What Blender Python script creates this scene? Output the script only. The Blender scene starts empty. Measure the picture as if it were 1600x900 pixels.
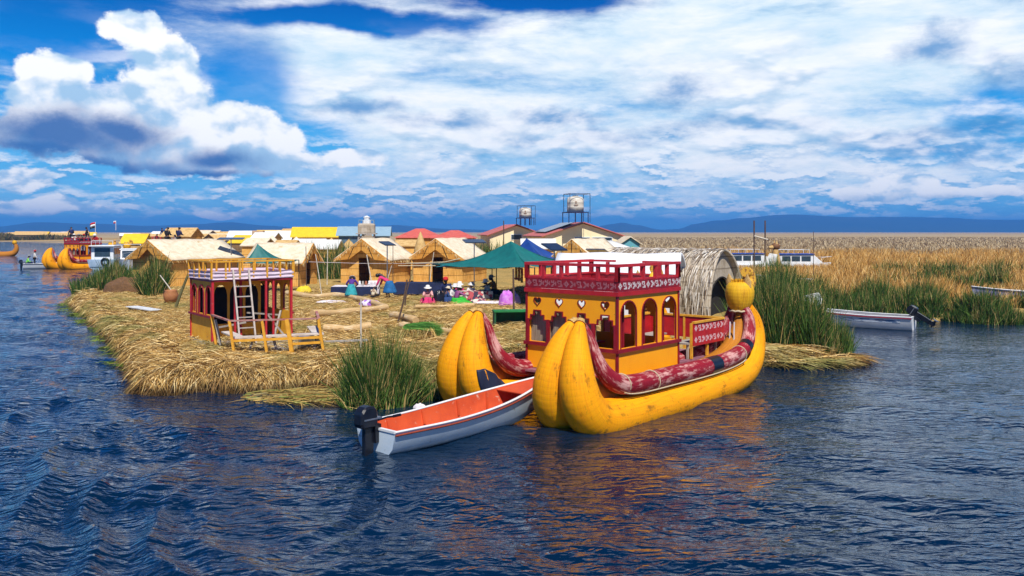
import bpy, bmesh, math, random
import numpy as np
from mathutils import Vector, Matrix, Euler, noise as mnoise
random.seed(7); rng = np.random.default_rng(11)
PI = math.pi
S = bpy.context.scene
col = S.collection
F, H, HY = 1350.0, 4.0, 362.0

def G(px, py, z=0.0):
    Y = F*(H-z)/(py-HY); return Vector(((px-800)/F*Y, Y, z))
def A(px, py, Y):
    return Vector(((px-800)/F*Y, Y, H-(py-HY)/F*Y))

# ---------------------------------------------------------------- helpers
def tag(o, label=None, cat=None, group=None, kind=None):
    if label: o['label'] = label
    if cat: o['category'] = cat
    if group: o['group'] = group
    if kind: o['kind'] = kind
    return o
def empty(name, loc, rz=0.0, label=None, cat=None, group=None):
    o = bpy.data.objects.new(name, None); o.empty_display_size = .1
    col.objects.link(o); o.location = loc; o.rotation_euler = (0, 0, rz)
    return tag(o, label, cat, group)
def copy_tree(o, loc=None, rz=None, label=None, scale=None, parent=None):
    c = o.copy(); col.objects.link(c)
    if parent is not None: c.parent = parent
    if loc is not None: c.location = loc
    if rz is not None: c.rotation_euler = (0, 0, rz)
    if scale is not None: c.scale = (scale,)*3 if not hasattr(scale, '__len__') else scale
    if label: c['label'] = label
    for ch in list(o.children): copy_tree(ch, parent=c)
    return c

def np_mesh(name, V, Fq, uv=None, smooth=False):
    me = bpy.data.meshes.new(name)
    V = np.asarray(V, dtype=np.float32); Fq = np.asarray(Fq, dtype=np.int32)
    n, k = Fq.shape
    me.vertices.add(len(V)); me.vertices.foreach_set('co', V.ravel())
    me.loops.add(n*k); me.loops.foreach_set('vertex_index', Fq.ravel())
    me.polygons.add(n); me.polygons.foreach_set('loop_start', np.arange(0, n*k, k, dtype=np.int32))
    me.polygons.foreach_set('loop_total', np.full(n, k, dtype=np.int32))
    if smooth: me.polygons.foreach_set('use_smooth', np.ones(n, dtype=bool))
    me.update(calc_edges=True)
    return me
def link(name, me, mat, parent=None, mats=None):
    o = bpy.data.objects.new(name, me); col.objects.link(o)
    if mat: me.materials.append(mat)
    if parent is not None: o.parent = parent
    return o

class MB:
    def __init__(s): s.v = []; s.f = []; s.uv = []; s.sm = []; s.g = []
    def add(s, vs, fs, uvs=None, smooth=False):
        s.g.append((len(s.v), len(s.f))); b = len(s.v); s.v += [tuple(v) for v in vs]
        for i, f in enumerate(fs):
            s.f.append([b+j for j in f]); s.sm.append(smooth)
            s.uv.append(uvs[i] if uvs else [(0, 0)]*len(f))
    def box(s, c, d, rz=0.0, rx=0.0, ry=0.0):
        m = Euler((rx, ry, rz)).to_matrix(); c = Vector(c)
        vs = [c+m@Vector((x*d[0]/2, y*d[1]/2, z*d[2]/2)) for x in (-1, 1) for y in (-1, 1) for z in (-1, 1)]
        s.add(vs, [(0,1,3,2),(4,6,7,5),(0,4,5,1),(2,3,7,6),(0,2,6,4),(1,5,7,3)]); return s
    def bar(s, p, q, w, h=None, up=(0, 0, 1)):
        h = h or w; p = Vector(p); q = Vector(q); d = (q-p).normalized(); u = Vector(up)
        if abs(d.dot(u)) > .95: u = Vector((0, 1, 0)) if abs(d.y) < .9 else Vector((1, 0, 0))
        a = d.cross(u).normalized(); b = a.cross(d).normalized()
        vs = [e+a*x*w/2+b*y*h/2 for e in (p, q) for x, y in ((-1,-1),(1,-1),(1,1),(-1,1))]
        s.add(vs, [(0,3,2,1),(4,5,6,7),(0,1,5,4),(1,2,6,5),(2,3,7,6),(3,0,4,7)]); return s
    def tube(s, pts, r, n=8, cap=True, flat=1.0, smooth=True, up=None):
        pts = [Vector(p) for p in pts]; m = len(pts)
        if not hasattr(r, '__len__'): r = [r]*m
        vs = []; L = 0; ls = []
        prev = None
        for i, p in enumerate(pts):
            d = (pts[min(i+1, m-1)]-pts[max(i-1, 0)]).normalized()
            if prev is None:
                u = Vector(up) if up else (Vector((0, 0, 1)) if abs(d.z) < .9 else Vector((1, 0, 0)))
                a = d.cross(u).normalized()
            else:
                a = (prev-d*prev.dot(d)).normalized()
            prev = a; b = d.cross(a)
            if i: L += (p-pts[i-1]).length
            ls.append(L)
            for k in range(n):
                t = 2*PI*k/n; vs.append(p+a*math.cos(t)*r[i]+b*math.sin(t)*r[i]*flat)
        fs = []; uv = []
        for i in range(m-1):
            for k in range(n):
                k2 = (k+1) % n
                fs.append((i*n+k, i*n+k2, (i+1)*n+k2, (i+1)*n+k))
                uv.append([(ls[i], k/n), (ls[i], (k+1)/n), (ls[i+1], (k+1)/n), (ls[i+1], k/n)])
        s.add(vs, fs, uv, smooth)
        if cap:
            s.add(vs[:n], [tuple(range(n-1, -1, -1))]); s.add(vs[-n:], [tuple(range(n))])
        return s
    def lathe(s, prof, c=(0, 0, 0), n=16, sx=1, sy=1, smooth=True):
        vs = []; c = Vector(c)
        for r, z in prof:
            for k in range(n):
                t = 2*PI*k/n; vs.append(c+Vector((r*sx*math.cos(t), r*sy*math.sin(t), z)))
        fs = []; uv = []
        for i in range(len(prof)-1):
            for k in range(n):
                k2 = (k+1) % n; fs.append((i*n+k, i*n+k2, (i+1)*n+k2, (i+1)*n+k))
                uv.append([(prof[i][1], k/n), (prof[i][1], (k+1)/n), (prof[i+1][1], (k+1)/n), (prof[i+1][1], k/n)])
        s.add(vs, fs, uv, smooth); return s
    def prism(s, poly, o, ex, ey, t):
        """poly in 2D, plane origin o axes ex ey, thickness vector t (both sides closed)"""
        o = Vector(o); ex = Vector(ex); ey = Vector(ey); t = Vector(t); n = len(poly)
        a = [o+ex*x+ey*y for x, y in poly]; b = [p+t for p in a]
        s.add(a+b, [tuple(range(n)), tuple(range(2*n-1, n-1, -1))]+[(i, i+n, (i+1) % n+n, (i+1) % n) for i in range(n)]); return s
    def ball(s, c, r, n=12, m=8, sc=(1, 1, 1)):
        prof = [(max(1e-3, math.sin(PI*i/m))*r, -math.cos(PI*i/m)*r*sc[2]) for i in range(m+1)]
        return s.lathe(prof, c, n, sc[0], sc[1])
    def sheet(s, fn, nu, nv, smooth=True):
        vs = [fn(i/nu, j/nv) for i in range(nu+1) for j in range(nv+1)]
        fs = []; uv = []
        for i in range(nu):
            for j in range(nv):
                q = i*(nv+1)+j; fs.append((q, q+nv+1, q+nv+2, q+1))
                uv.append([(i/nu, j/nv), ((i+1)/nu, j/nv), ((i+1)/nu, (j+1)/nv), (i/nu, (j+1)/nv)])
        s.add(vs, fs, uv, smooth); return s
    def each(s, name, mat, parent=None, **k):
        """one object per added piece"""
        g = s.g+[(len(s.v), len(s.f))]; out = []
        for (v0, f0), (v1, f1) in zip(g[:-1], g[1:]):
            q = MB(); q.v = s.v[v0:v1]; q.f = [[i-v0 for i in f] for f in s.f[f0:f1]]; q.uv = s.uv[f0:f1]; q.sm = s.sm[f0:f1]
            out.append(q.build(name, mat, parent, **k))
        return out
    def build(s, name, mat, parent=None, solid=0, bevel=0, subs=0):
        me = bpy.data.meshes.new(name); me.from_pydata(s.v, [], s.f)
        ul = me.uv_layers.new(name='UVMap'); flat = [c for f in s.uv for p in f for c in p]
        ul.data.foreach_set('uv', flat); me.polygons.foreach_set('use_smooth', s.sm)
        me.update(); me.validate()
        o = link(name, me, mat, parent)
        if solid:
            m = o.modifiers.new('th', 'SOLIDIFY'); m.thickness = solid; m.offset = 0
        if bevel:
            m = o.modifiers.new('bv', 'BEVEL'); m.width = bevel; m.segments = 1; m.limit_method = 'ANGLE'
        return o

# wall panel with openings: each opening (x0, x1, lo(x), hi(x), steps)
def panel(mb, W, Z0, Z1, ops, o, ex, th, breaks=()):
    o = Vector(o); ex = Vector(ex); up = Vector((0, 0, 1)); nrm = ex.cross(up).normalized()*th
    xs = {0.0, W}
    for op in ops:
        x0, x1 = op[0], op[1]; xs |= {x0, x1}
        for k in range(1, 16): xs.add(x0+(x1-x0)*k/16)
        for b in (op[4] if len(op) > 4 else ()): xs |= {b-1e-4, b+1e-4}
    xs = sorted(xs)
    def pt(x, z): return o+ex*x+up*z
    for a, b in zip(xs[:-1], xs[1:]):
        if b-a < 1e-6: continue
        m = (a+b)/2; cov = sorted([op for op in ops if op[0] < m < op[1]], key=lambda q: q[2](m))
        e = min(1e-4, (b-a)*.01)
        cuts = [(Z0, Z0)]+[(op[2](a+e), op[2](b-e)) if 0 else None for op in []]
        lo = (Z0, Z0); segs = []
        for op in cov:
            segs.append((lo, (op[2](a+e), op[2](b-e)))); lo = (op[3](a+e), op[3](b-e))
        segs.append((lo, (Z1, Z1)))
        for l, h in segs:
            if max(h[0]-l[0], h[1]-l[1]) < 1e-4: continue
            vs = [pt(a, l[0]), pt(b, l[1]), pt(b, h[1]), pt(a, h[0])]
            vb = [v-nrm for v in vs]
            mb.add(vs+vb, [(0,1,2,3),(7,6,5,4),(0,4,5,1),(3,2,6,7),(0,3,7,4),(1,5,6,2)])

def blades(name, P, D, L, Wd, droop, mat, parent=None, curl=.0, zup=None):
    """thin curved leaves; P base, D unit direction, L length, Wd width, droop = how far the tip falls (x length)"""
    n = len(P); P = np.asarray(P, float); D = np.asarray(D, float)
    L = np.broadcast_to(L, (n,)).astype(float); Wd = np.broadcast_to(Wd, (n,)).astype(float); dr = np.broadcast_to(droop, (n,)).astype(float)
    r = rng.normal(size=(n, 3)); s = np.cross(D, r); s /= np.linalg.norm(s, axis=1)[:, None]+1e-9
    s *= Wd[:, None]/2
    z = np.array([0, 0, 1.0])
    cv = rng.normal(size=(n, 3))*np.array([1, 1, .3])*curl*L[:, None]
    mid = P+D*(L*.55)[:, None]-z*(dr*L*.22)[:, None]+cv*.3
    tip = P+D*L[:, None]-z*(dr*L*.8)[:, None]+cv
    V = np.stack([P-s, P+s, mid-s*.8, mid+s*.8, tip-s*.15, tip+s*.15], 1).reshape(-1, 3)
    b = (np.arange(n)*6)[:, None]
    Fq = np.concatenate([b+np.array([0, 1, 3, 2]), b+np.array([2, 3, 5, 4])], 0)
    return link(name, np_mesh(name, V, Fq), mat, parent)

# ---------------------------------------------------------------- materials
def NT(name):
    m = bpy.data.materials.new(name); m.use_nodes = True; nt = m.node_tree
    return m, nt, nt.nodes['Principled BSDF']
def ramp(nt, src, stops, interp='LINEAR'):
    r = nt.nodes.new('ShaderNodeValToRGB'); r.color_ramp.interpolation = interp
    el = r.color_ramp.elements
    while len(el) < len(stops): el.new(.5)
    for e, (p, c) in zip(el, stops): e.position = p; e.color = (c[0], c[1], c[2], 1)
    nt.links.new(src, r.inputs[0]); return r.outputs[0]
def mapping(nt, sc, coord='Object', rot=(0, 0, 0)):
    t = nt.nodes.new('ShaderNodeTexCoord'); m = nt.nodes.new('ShaderNodeMapping')
    m.inputs['Scale'].default_value = sc; m.inputs['Rotation'].default_value = rot
    nt.links.new(t.outputs[coord], m.inputs[0]); return m.outputs[0]
def nz(nt, vec, scale=1, detail=4, rough=.6, dist=0):
    n = nt.nodes.new('ShaderNodeTexNoise'); n.inputs['Scale'].default_value = scale; n.inputs['Detail'].default_value = detail
    n.inputs['Roughness'].default_value = rough; n.inputs['Distortion'].default_value = dist
    nt.links.new(vec, n.inputs['Vector']); return n.outputs['Fac']
def mth(nt, op, a, b=None, c=None, clamp=False):
    n = nt.nodes.new('ShaderNodeMath'); n.operation = op; n.use_clamp = clamp
    for i, x in enumerate((a, b, c)):
        if x is None: continue
        if isinstance(x, (int, float)): n.inputs[i].default_value = x
        else: nt.links.new(x, n.inputs[i])
    return n.outputs[0]
def mixc(nt, f, a, b, mode='MIX'):
    n = nt.nodes.new('ShaderNodeMix'); n.data_type = 'RGBA'; n.blend_type = mode
    for i, x in ((0, f), (6, a), (7, b)):
        if isinstance(x, (int, float)): n.inputs[i].default_value = x
        elif isinstance(x, tuple): n.inputs[i].default_value = (x[0], x[1], x[2], 1)
        else: nt.links.new(x, n.inputs[i])
    return n.outputs[2]
def bump(nt, bs, h, strength=.4, dist=.02):
    b = nt.nodes.new('ShaderNodeBump'); b.inputs['Strength'].default_value = strength; b.inputs['Distance'].default_value = dist
    nt.links.new(h, b.inputs['Height']); nt.links.new(b.outputs[0], bs.inputs['Normal'])
def pm(name, c1, c2=None, scale=4, rough=.7, stretch=(1, 1, 1), bmp=.25, metallic=0, dirt=None, coord='Object', dist=.02, lo=.35, hi=.65, spec=None):
    m, nt, bs = NT(name); c2 = c2 or tuple(x*.75 for x in c1)
    v = mapping(nt, stretch, coord); f = nz(nt, v, scale, 6, .65)
    c = ramp(nt, f, [(lo, c1), (hi, c2)])
    if dirt:
        v2 = mapping(nt, (1, 1, 1), coord); g = nz(nt, v2, dirt[0], 8, .7, .5)
        k = ramp(nt, g, [(dirt[1], (0, 0, 0)), (dirt[1]+.08, (1, 1, 1))]); c = mixc(nt, k, c, dirt[2])
    nt.links.new(c, bs.inputs['Base Color']); bs.inputs['Roughness'].default_value = rough; bs.inputs['Metallic'].default_value = metallic
    if spec is not None: bs.inputs['Specular IOR Level'].default_value = spec
    if bmp: bump(nt, bs, f, bmp, dist)
    return m
def island_mat(name, stops, rough=.8, grad=None, patch=None):
    """colour differs from straw to straw; grad=(z0,z1,colour) mixes a colour in towards the foot"""
    m, nt, bs = NT(name); g = nt.nodes.new('ShaderNodeNewGeometry')
    c = ramp(nt, g.outputs['Random Per Island'], stops)
    if patch is not None and len(patch) > 2:
        sx = nt.nodes.new('ShaderNodeSeparateXYZ'); nt.links.new(g.outputs['Position'], sx.inputs[0]); q = nz(nt, g.outputs['Position'], 1.5, 4, .7)
        wet = mth(nt, 'SUBTRACT', mth(nt, 'ADD', patch[2], mth(nt, 'MULTIPLY', mth(nt, 'SUBTRACT', q, .5), .5)), sx.outputs[2]); c = mixc(nt, ramp(nt, wet, [(0, (0, 0, 0)), (.16, (.85, .85, .85))]), c, (.07, .035, .012))
    if patch:
        q = nz(nt, g.outputs['Position'], patch[1], 4, .65); c = mixc(nt, ramp(nt, q, [(.50, (0, 0, 0)), (.62, (.75, .75, .75))]), c, patch[0])
        q = nz(nt, g.outputs['Position'], 1.1, 4, .65); c = mixc(nt, ramp(nt, q, [(.56, (0, 0, 0)), (.66, (.6, .6, .6))]), c, (.22, .12, .05))
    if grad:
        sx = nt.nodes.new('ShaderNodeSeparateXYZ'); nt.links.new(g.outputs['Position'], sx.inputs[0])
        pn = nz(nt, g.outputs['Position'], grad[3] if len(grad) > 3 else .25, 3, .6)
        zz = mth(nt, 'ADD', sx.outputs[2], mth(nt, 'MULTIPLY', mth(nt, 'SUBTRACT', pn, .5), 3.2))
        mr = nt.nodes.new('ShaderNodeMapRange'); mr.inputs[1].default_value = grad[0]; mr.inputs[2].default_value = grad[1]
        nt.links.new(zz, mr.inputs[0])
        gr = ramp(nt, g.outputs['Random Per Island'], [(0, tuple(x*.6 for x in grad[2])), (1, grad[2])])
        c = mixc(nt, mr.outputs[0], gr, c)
    nt.links.new(c, bs.inputs['Base Color']); bs.inputs['Roughness'].default_value = rough
    bs.inputs['Specular IOR Level'].default_value = .2
    return m
# ---------------------------------------------------------------- camera, light
cam = bpy.data.cameras.new('camera'); cam.sensor_width = 36; cam.lens = F/1600*36; cam.shift_y = -(450-HY)/1600
cam.clip_start = .1; cam.clip_end = 40000
co = bpy.data.objects.new('camera', cam); col.objects.link(co); co.location = (0, 0, H); co.rotation_euler = (PI/2, 0, 0); S.camera = co
SUN = Vector((.17, -.70, 1.0)).normalized()
sl = bpy.data.lights.new('sun', 'SUN'); sl.energy = 4.8; sl.angle = math.radians(.5); sl.color = (1, .95, .86)
so = bpy.data.objects.new('sun', sl); col.objects.link(so); so.rotation_euler = SUN.to_track_quat('Z', 'Y').to_euler()
S.view_settings.view_transform = 'Standard'; S.view_settings.look = 'None'; S.view_settings.exposure = 0.25; S.view_settings.gamma = 1
S.render.resolution_x = 1024; S.render.resolution_y = 576
S.cycles.max_bounces = 6; S.cycles.sample_clamp_indirect = 4; S.cycles.sample_clamp_direct = 8; S.cycles.transparent_max_bounces = 8; S.cycles.use_denoising = True

# ---------------------------------------------------------------- sky
w = bpy.data.worlds.new('World'); S.world = w; w.use_nodes = True; nt = w.node_tree; w.cycles.sampling_method = 'MANUAL'; w.cycles.sample_map_resolution = 256
bg = nt.nodes['Background']
sky = nt.nodes.new('ShaderNodeTexSky'); sky.sky_type = 'NISHITA'; sky.sun_disc = False
sky.sun_elevation = math.asin(SUN.z); sky.sun_rotation = math.atan2(SUN.x, SUN.y); sky.altitude = 3800; sky.air_density = 1.2; sky.dust_density = .3; sky.ozone_density = 3
STR = .11
def build_sky():
    N = nt.nodes; Lk = nt.links
    tc = N.new('ShaderNodeTexCoord'); sp = N.new('ShaderNodeSeparateXYZ'); Lk.new(tc.outputs['Generated'], sp.inputs[0])
    x, y, z = sp.outputs
    az = mth(nt, 'ARCTAN2', x, y); hyp = mth(nt, 'SQRT', mth(nt, 'ADD', mth(nt, 'MULTIPLY', x, x), mth(nt, 'MULTIPLY', y, y)))
    el = mth(nt, 'DIVIDE', z, mth(nt, 'MAXIMUM', hyp, .05))
    cb = N.new('ShaderNodeCombineXYZ'); Lk.new(az, cb.inputs[0]); Lk.new(el, cb.inputs[1]); P = cb.outputs[0]
    def sc(v, s):
        n = N.new('ShaderNodeVectorMath'); n.operation = 'MULTIPLY'; Lk.new(v, n.inputs[0]); n.inputs[1].default_value = s; return n.outputs[0]
    def noi(s, det=8, ro=.55, off=(0, 0, 0), dist=0, v=None):
        a = N.new('ShaderNodeVectorMath'); a.operation = 'ADD'; Lk.new(v or P, a.inputs[0]); a.inputs[1].default_value = off
        return nz(nt, sc(a.outputs[0], s), 1, det, ro, dist)
    wv = N.new('ShaderNodeTexNoise'); wv.inputs['Scale'].default_value = 14; wv.inputs['Detail'].default_value = 5; Lk.new(P, wv.inputs['Vector'])
    d = N.new('ShaderNodeVectorMath'); d.operation = 'SUBTRACT'; Lk.new(wv.outputs['Color'], d.inputs[0]); d.inputs[1].default_value = (.5, .5, .5)
    d2 = sc(d.outputs[0], (.05, .035, 0)); W = N.new('ShaderNodeVectorMath'); W.operation = 'ADD'; Lk.new(P, W.inputs[0]); Lk.new(d2, W.inputs[1]); W = W.outputs[0]
    wsp = N.new('ShaderNodeSeparateXYZ'); Lk.new(W, wsp.inputs[0])
    def ell(px, py, rx, ry, wf=True):
        a0 = math.atan((px-800)/F); c = math.cos(a0); e0 = (HY-py)/F*c
        u, v = (wsp.outputs[0], wsp.outputs[1]) if wf else (az, el)
        du = mth(nt, 'MULTIPLY', mth(nt, 'SUBTRACT', u, a0), F/rx/c/c if 0 else F/(rx*c*c))
        dv = mth(nt, 'MULTIPLY', mth(nt, 'SUBTRACT', v, e0), F/(ry*c))
        q = mth(nt, 'SQRT', mth(nt, 'ADD', mth(nt, 'MULTIPLY', du, du), mth(nt, 'MULTIPLY', dv, dv)))
        return mth(nt, 'SUBTRACT', 1.0, q)          # 1 at centre, 0 on the ellipse, negative outside
    def union(ls, wf=True, k=.35):
        r = None
        for e in ls:
            v = ell(*e, wf=wf); r = v if r is None else mth(nt, 'SMOOTH_MAX', r, v, k)
        return r
    def step(v, a, b):
        m = N.new('ShaderNodeMapRange'); m.interpolation_type = 'SMOOTHSTEP'; m.inputs[1].default_value = a; m.inputs[2].default_value = b; Lk.new(v, m.inputs[0]); return m.outputs[0]
    def add(a, b): return mth(nt, 'ADD', a, b)
    def mul(a, b): return mth(nt, 'MULTIPLY', a, b)
    def c3(r, g, b): return tuple(((t/255)/12.92 if t/255 < .04 else ((t/255+.055)/1.055)**2.4)/STR for t in (r, g, b))
    n_big = noi((3, 7, 1), 6, .6, (3.1, .2, 0)); n_wisp = noi((5.5, 19, 1), 10, .66, (1.3, 0, 0), .15)
    n_fine = noi((14, 26, 1), 8, .62, (0, 4, 0)); n_puff = noi((19, 58, 1), 9, .62, (7.7, 0, 0), .1); n_puff2 = noi((19, 58, 1), 9, .62, (7.7, .005, 0), .1)
    # clear air
    hs = N.new('ShaderNodeHueSaturation'); hs.inputs['Saturation'].default_value = 1.7; hs.inputs['Value'].default_value = 1.0; Lk.new(sky.outputs[0], hs.inputs['Color'])
    base = mixc(nt, .75, hs.outputs[0], ramp_sky(nt, el, [(0, c3(84, 172, 230)), (.10, c3(70, 172, 232)), (.18, c3(14, 128, 214)), (.27, c3(0, 68, 160)), (.6, c3(0, 46, 120)), (1, c3(0, 34, 95))]))
    # high white veil, thickest in the middle and on the right
    veil = union([(1050, 90, 520, 150), (1420, 90, 380, 150), (700, 190, 300, 90), (1250, 220, 500, 70), (520, 90, 190, 55)], False, .6)
    hole = union([(850, -5, 140, 26), (470, 215, 90, 40), (1560, 200, 90, 50), (1400, 235, 150, 18), (560, 30, 200, 18)], True, .2); hole2 = step(union([(385, 130, 80, 90), (50, 45, 130, 60)], True, .2), -.3, .5)
    vd = add(add(mul(veil, .95), mul(mth(nt, 'SUBTRACT', n_wisp, .5), 1.9)), mul(mth(nt, 'SUBTRACT', n_big, .5), 1.2))
    vd = mth(nt, 'SUBTRACT', vd, mul(step(hole, -.5, .6), .9))
    vm = mul(step(vd, -.55, .5), mth(nt, 'SUBTRACT', 1.0, mul(hole2, .8)))
    c = mixc(nt, vm, base, ramp_sky(nt, n_wisp, [(.25, c3(140, 196, 230)), (.42, c3(206, 228, 242)), (.6, c3(244, 247, 250))]))
    # grey blue undersides drifting in the veil
    dk = union([(700, 190, 110, 15), (1470, 230, 160, 20), (1540, 195, 60, 30), (1400, 215, 130, 16), (1460, 70, 60, 26), (860, 185, 60, 14), (1060, 145, 60, 26), (1600, 120, 70, 40), (950, 215, 160, 14), (1180, 195, 120, 16), (560, 165, 80, 14)], True, .3)
    dm = step(add(dk, mul(mth(nt, 'SUBTRACT', n_fine, .5), 3.0)), -.4, 1.0)
    c = mixc(nt, mul(dm, .85), c, c3(66, 138, 198))
    # rows of low puffs over a blue band near the horizon
    lowm = mul(step(el, .006, .028), mth(nt, 'SUBTRACT', 1.0, step(el, .07, .15)))
    gl = union([(1000, 355, 800, 26), (300, 352, 500, 24), (1600, 330, 300, 34)], False, .5)
    c = mixc(nt, mul(step(gl, -.9, .5), .5), c, c3(84, 172, 228))
    pf = step(add(n_puff, mul(mth(nt, 'SUBTRACT', n_big, .5), .7)), .43, .68)
    lit = step(mth(nt, 'SUBTRACT', n_puff, n_puff2), -.05, .05)
    pc = mixc(nt, lit, c3(96, 170, 220), c3(240, 246, 251))
    c = mixc(nt, mul(mul(pf, lowm), .9), c, pc)
    m1 = noi((8.5, 23, 1), 10, .64, (3.3, 2, 0), .1); m2 = noi((8.5, 23, 1), 4, .5, (3.3, 2.012, 0), .1); m0 = noi((8.5, 23, 1), 4, .5, (3.3, 2, 0), .1)
    mm = mul(step(m1, .42, .66), mul(step(el, .05, .085), mth(nt, 'SUBTRACT', 1.0, step(el, .15, .25))))
    lit2 = step(add(mth(nt, 'SUBTRACT', m0, m2), mul(mth(nt, 'SUBTRACT', m1, .5), .25)), -.09, .10)
    mm = mul(mm, mth(nt, 'SUBTRACT', 1.0, mul(hole2, .9)))
    c = mixc(nt, mul(mm, .8), c, mixc(nt, lit2, c3(104, 168, 212), c3(250, 251, 253)))
    # cumulus: right, small left, and the tall one on the left
    def cumulus(c, ls, dark, nsc, thr=(.0, .16), dcol=(70, 112, 172), namp=1.1):
        nn = noi(nsc, 11, .70, (2.2, 9.1, 0), .15); nn2 = noi(nsc, 4, .5, (2.2+.010, 9.1+.018, 0), .15); nl = noi(nsc, 4, .5, (2.2, 9.1, 0), .15)
        vo = N.new('ShaderNodeTexVoronoi'); vo.feature = 'SMOOTH_F1'; vo.inputs['Smoothness'].default_value = .6; Lk.new(sc(W, (nsc[0]*2.3, nsc[1]*2.3, 1)), vo.inputs['Vector']); vo.inputs['Scale'].default_value = 1
        lob = mth(nt, 'SUBTRACT', .5, vo.outputs['Distance'])
        u = add(add(union(ls, True, .25), mul(mth(nt, 'SUBTRACT', nn, .5), namp)), mul(lob, .30))
        m = step(u, *thr)
        sh = step(add(mth(nt, 'SUBTRACT', nl, nn2), add(mul(lob, .10), mul(mth(nt, 'SUBTRACT', nn, .5), .12))), -.16, .09)
        body = mixc(nt, sh, c3(165, 200, 230), c3(252, 253, 254))
        dd = step(add(union(dark, True, .4), mul(mth(nt, 'SUBTRACT', nn, .5), 1.7)), -.75, .85)
        body = mixc(nt, mul(dd, .95), body, c3(*dcol))
        return mixc(nt, m, c, body)
    c = cumulus(c, [(1400, 290, 60, 22), (1440, 282, 45, 24), (1360, 305, 70, 12), (1480, 300, 60, 15), (1560, 300, 45, 13)], [(1440, 325, 150, 16)], (26, 40, 1), (0, .25), (110, 166, 208))
    c = cumulus(c, [(60, 322, 110, 17), (150, 326, 60, 9), (30, 280, 60, 20), (590, 330, 60, 8), (360, 330, 60, 8)], [(60, 344, 120, 9)], (28, 60, 1), (0, .3), (110, 160, 205))
    c = cumulus(c, [(210, 40, 62, 34), (255, 90, 60, 55), (85, 115, 62, 36), (70, 150, 62, 32), (150, 185, 150, 50), (250, 170, 100, 70), (350, 195, 85, 44), (425, 215, 62, 38), (300, 245, 230, 34), (60, 215, 90, 40), (560, 250, 60, 16)],
                [(95, 215, 130, 34), (190, 205, 70, 22), (180, 265, 120, 20), (60, 235, 110, 16), (345, 250, 60, 14), (330, 275, 160, 12)], (17, 22, 1), (-.01, .21), (48, 100, 164))
    # above the picture the sky is mostly open blue with thin cloud
    hi = mixc(nt, step(add(add(n_big, mul(n_wisp, .5)), mul(mth(nt, 'MINIMUM', mth(nt, 'MAXIMUM', az, -.8), .8), .14)), .58, .86), base, c3(206, 226, 240))
    hi = mixc(nt, step(el, .42, .62), hi, base)
    c = mixc(nt, step(el, .30, .42), c, hi)
    # away from the view the same weather without placed clouds
    back = mixc(nt, step(n_wisp, .54, .74), base, c3(170, 200, 225))
    aa = mth(nt, 'ABSOLUTE', az); c = mixc(nt, step(aa, .75, 1.1), c, back)
    Lk.new(c, bg.inputs['Color']); bg.inputs['Strength'].default_value = STR
def ramp_sky(nt, src, stops):
    m = max(max(c) for _, c in stops)
    r = nt.nodes.new('ShaderNodeValToRGB'); el = r.color_ramp.elements
    while len(el) < len(stops): el.new(.5)
    for e, (p, c) in zip(el, stops): e.position = p; e.color = (c[0]/m, c[1]/m, c[2]/m, 1)
    nt.links.new(src, r.inputs[0])
    v = nt.nodes.new('ShaderNodeVectorMath'); v.operation = 'SCALE'; v.inputs['Scale'].default_value = m; nt.links.new(r.outputs[0], v.inputs[0]); return v.outputs[0]
build_sky()
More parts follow.
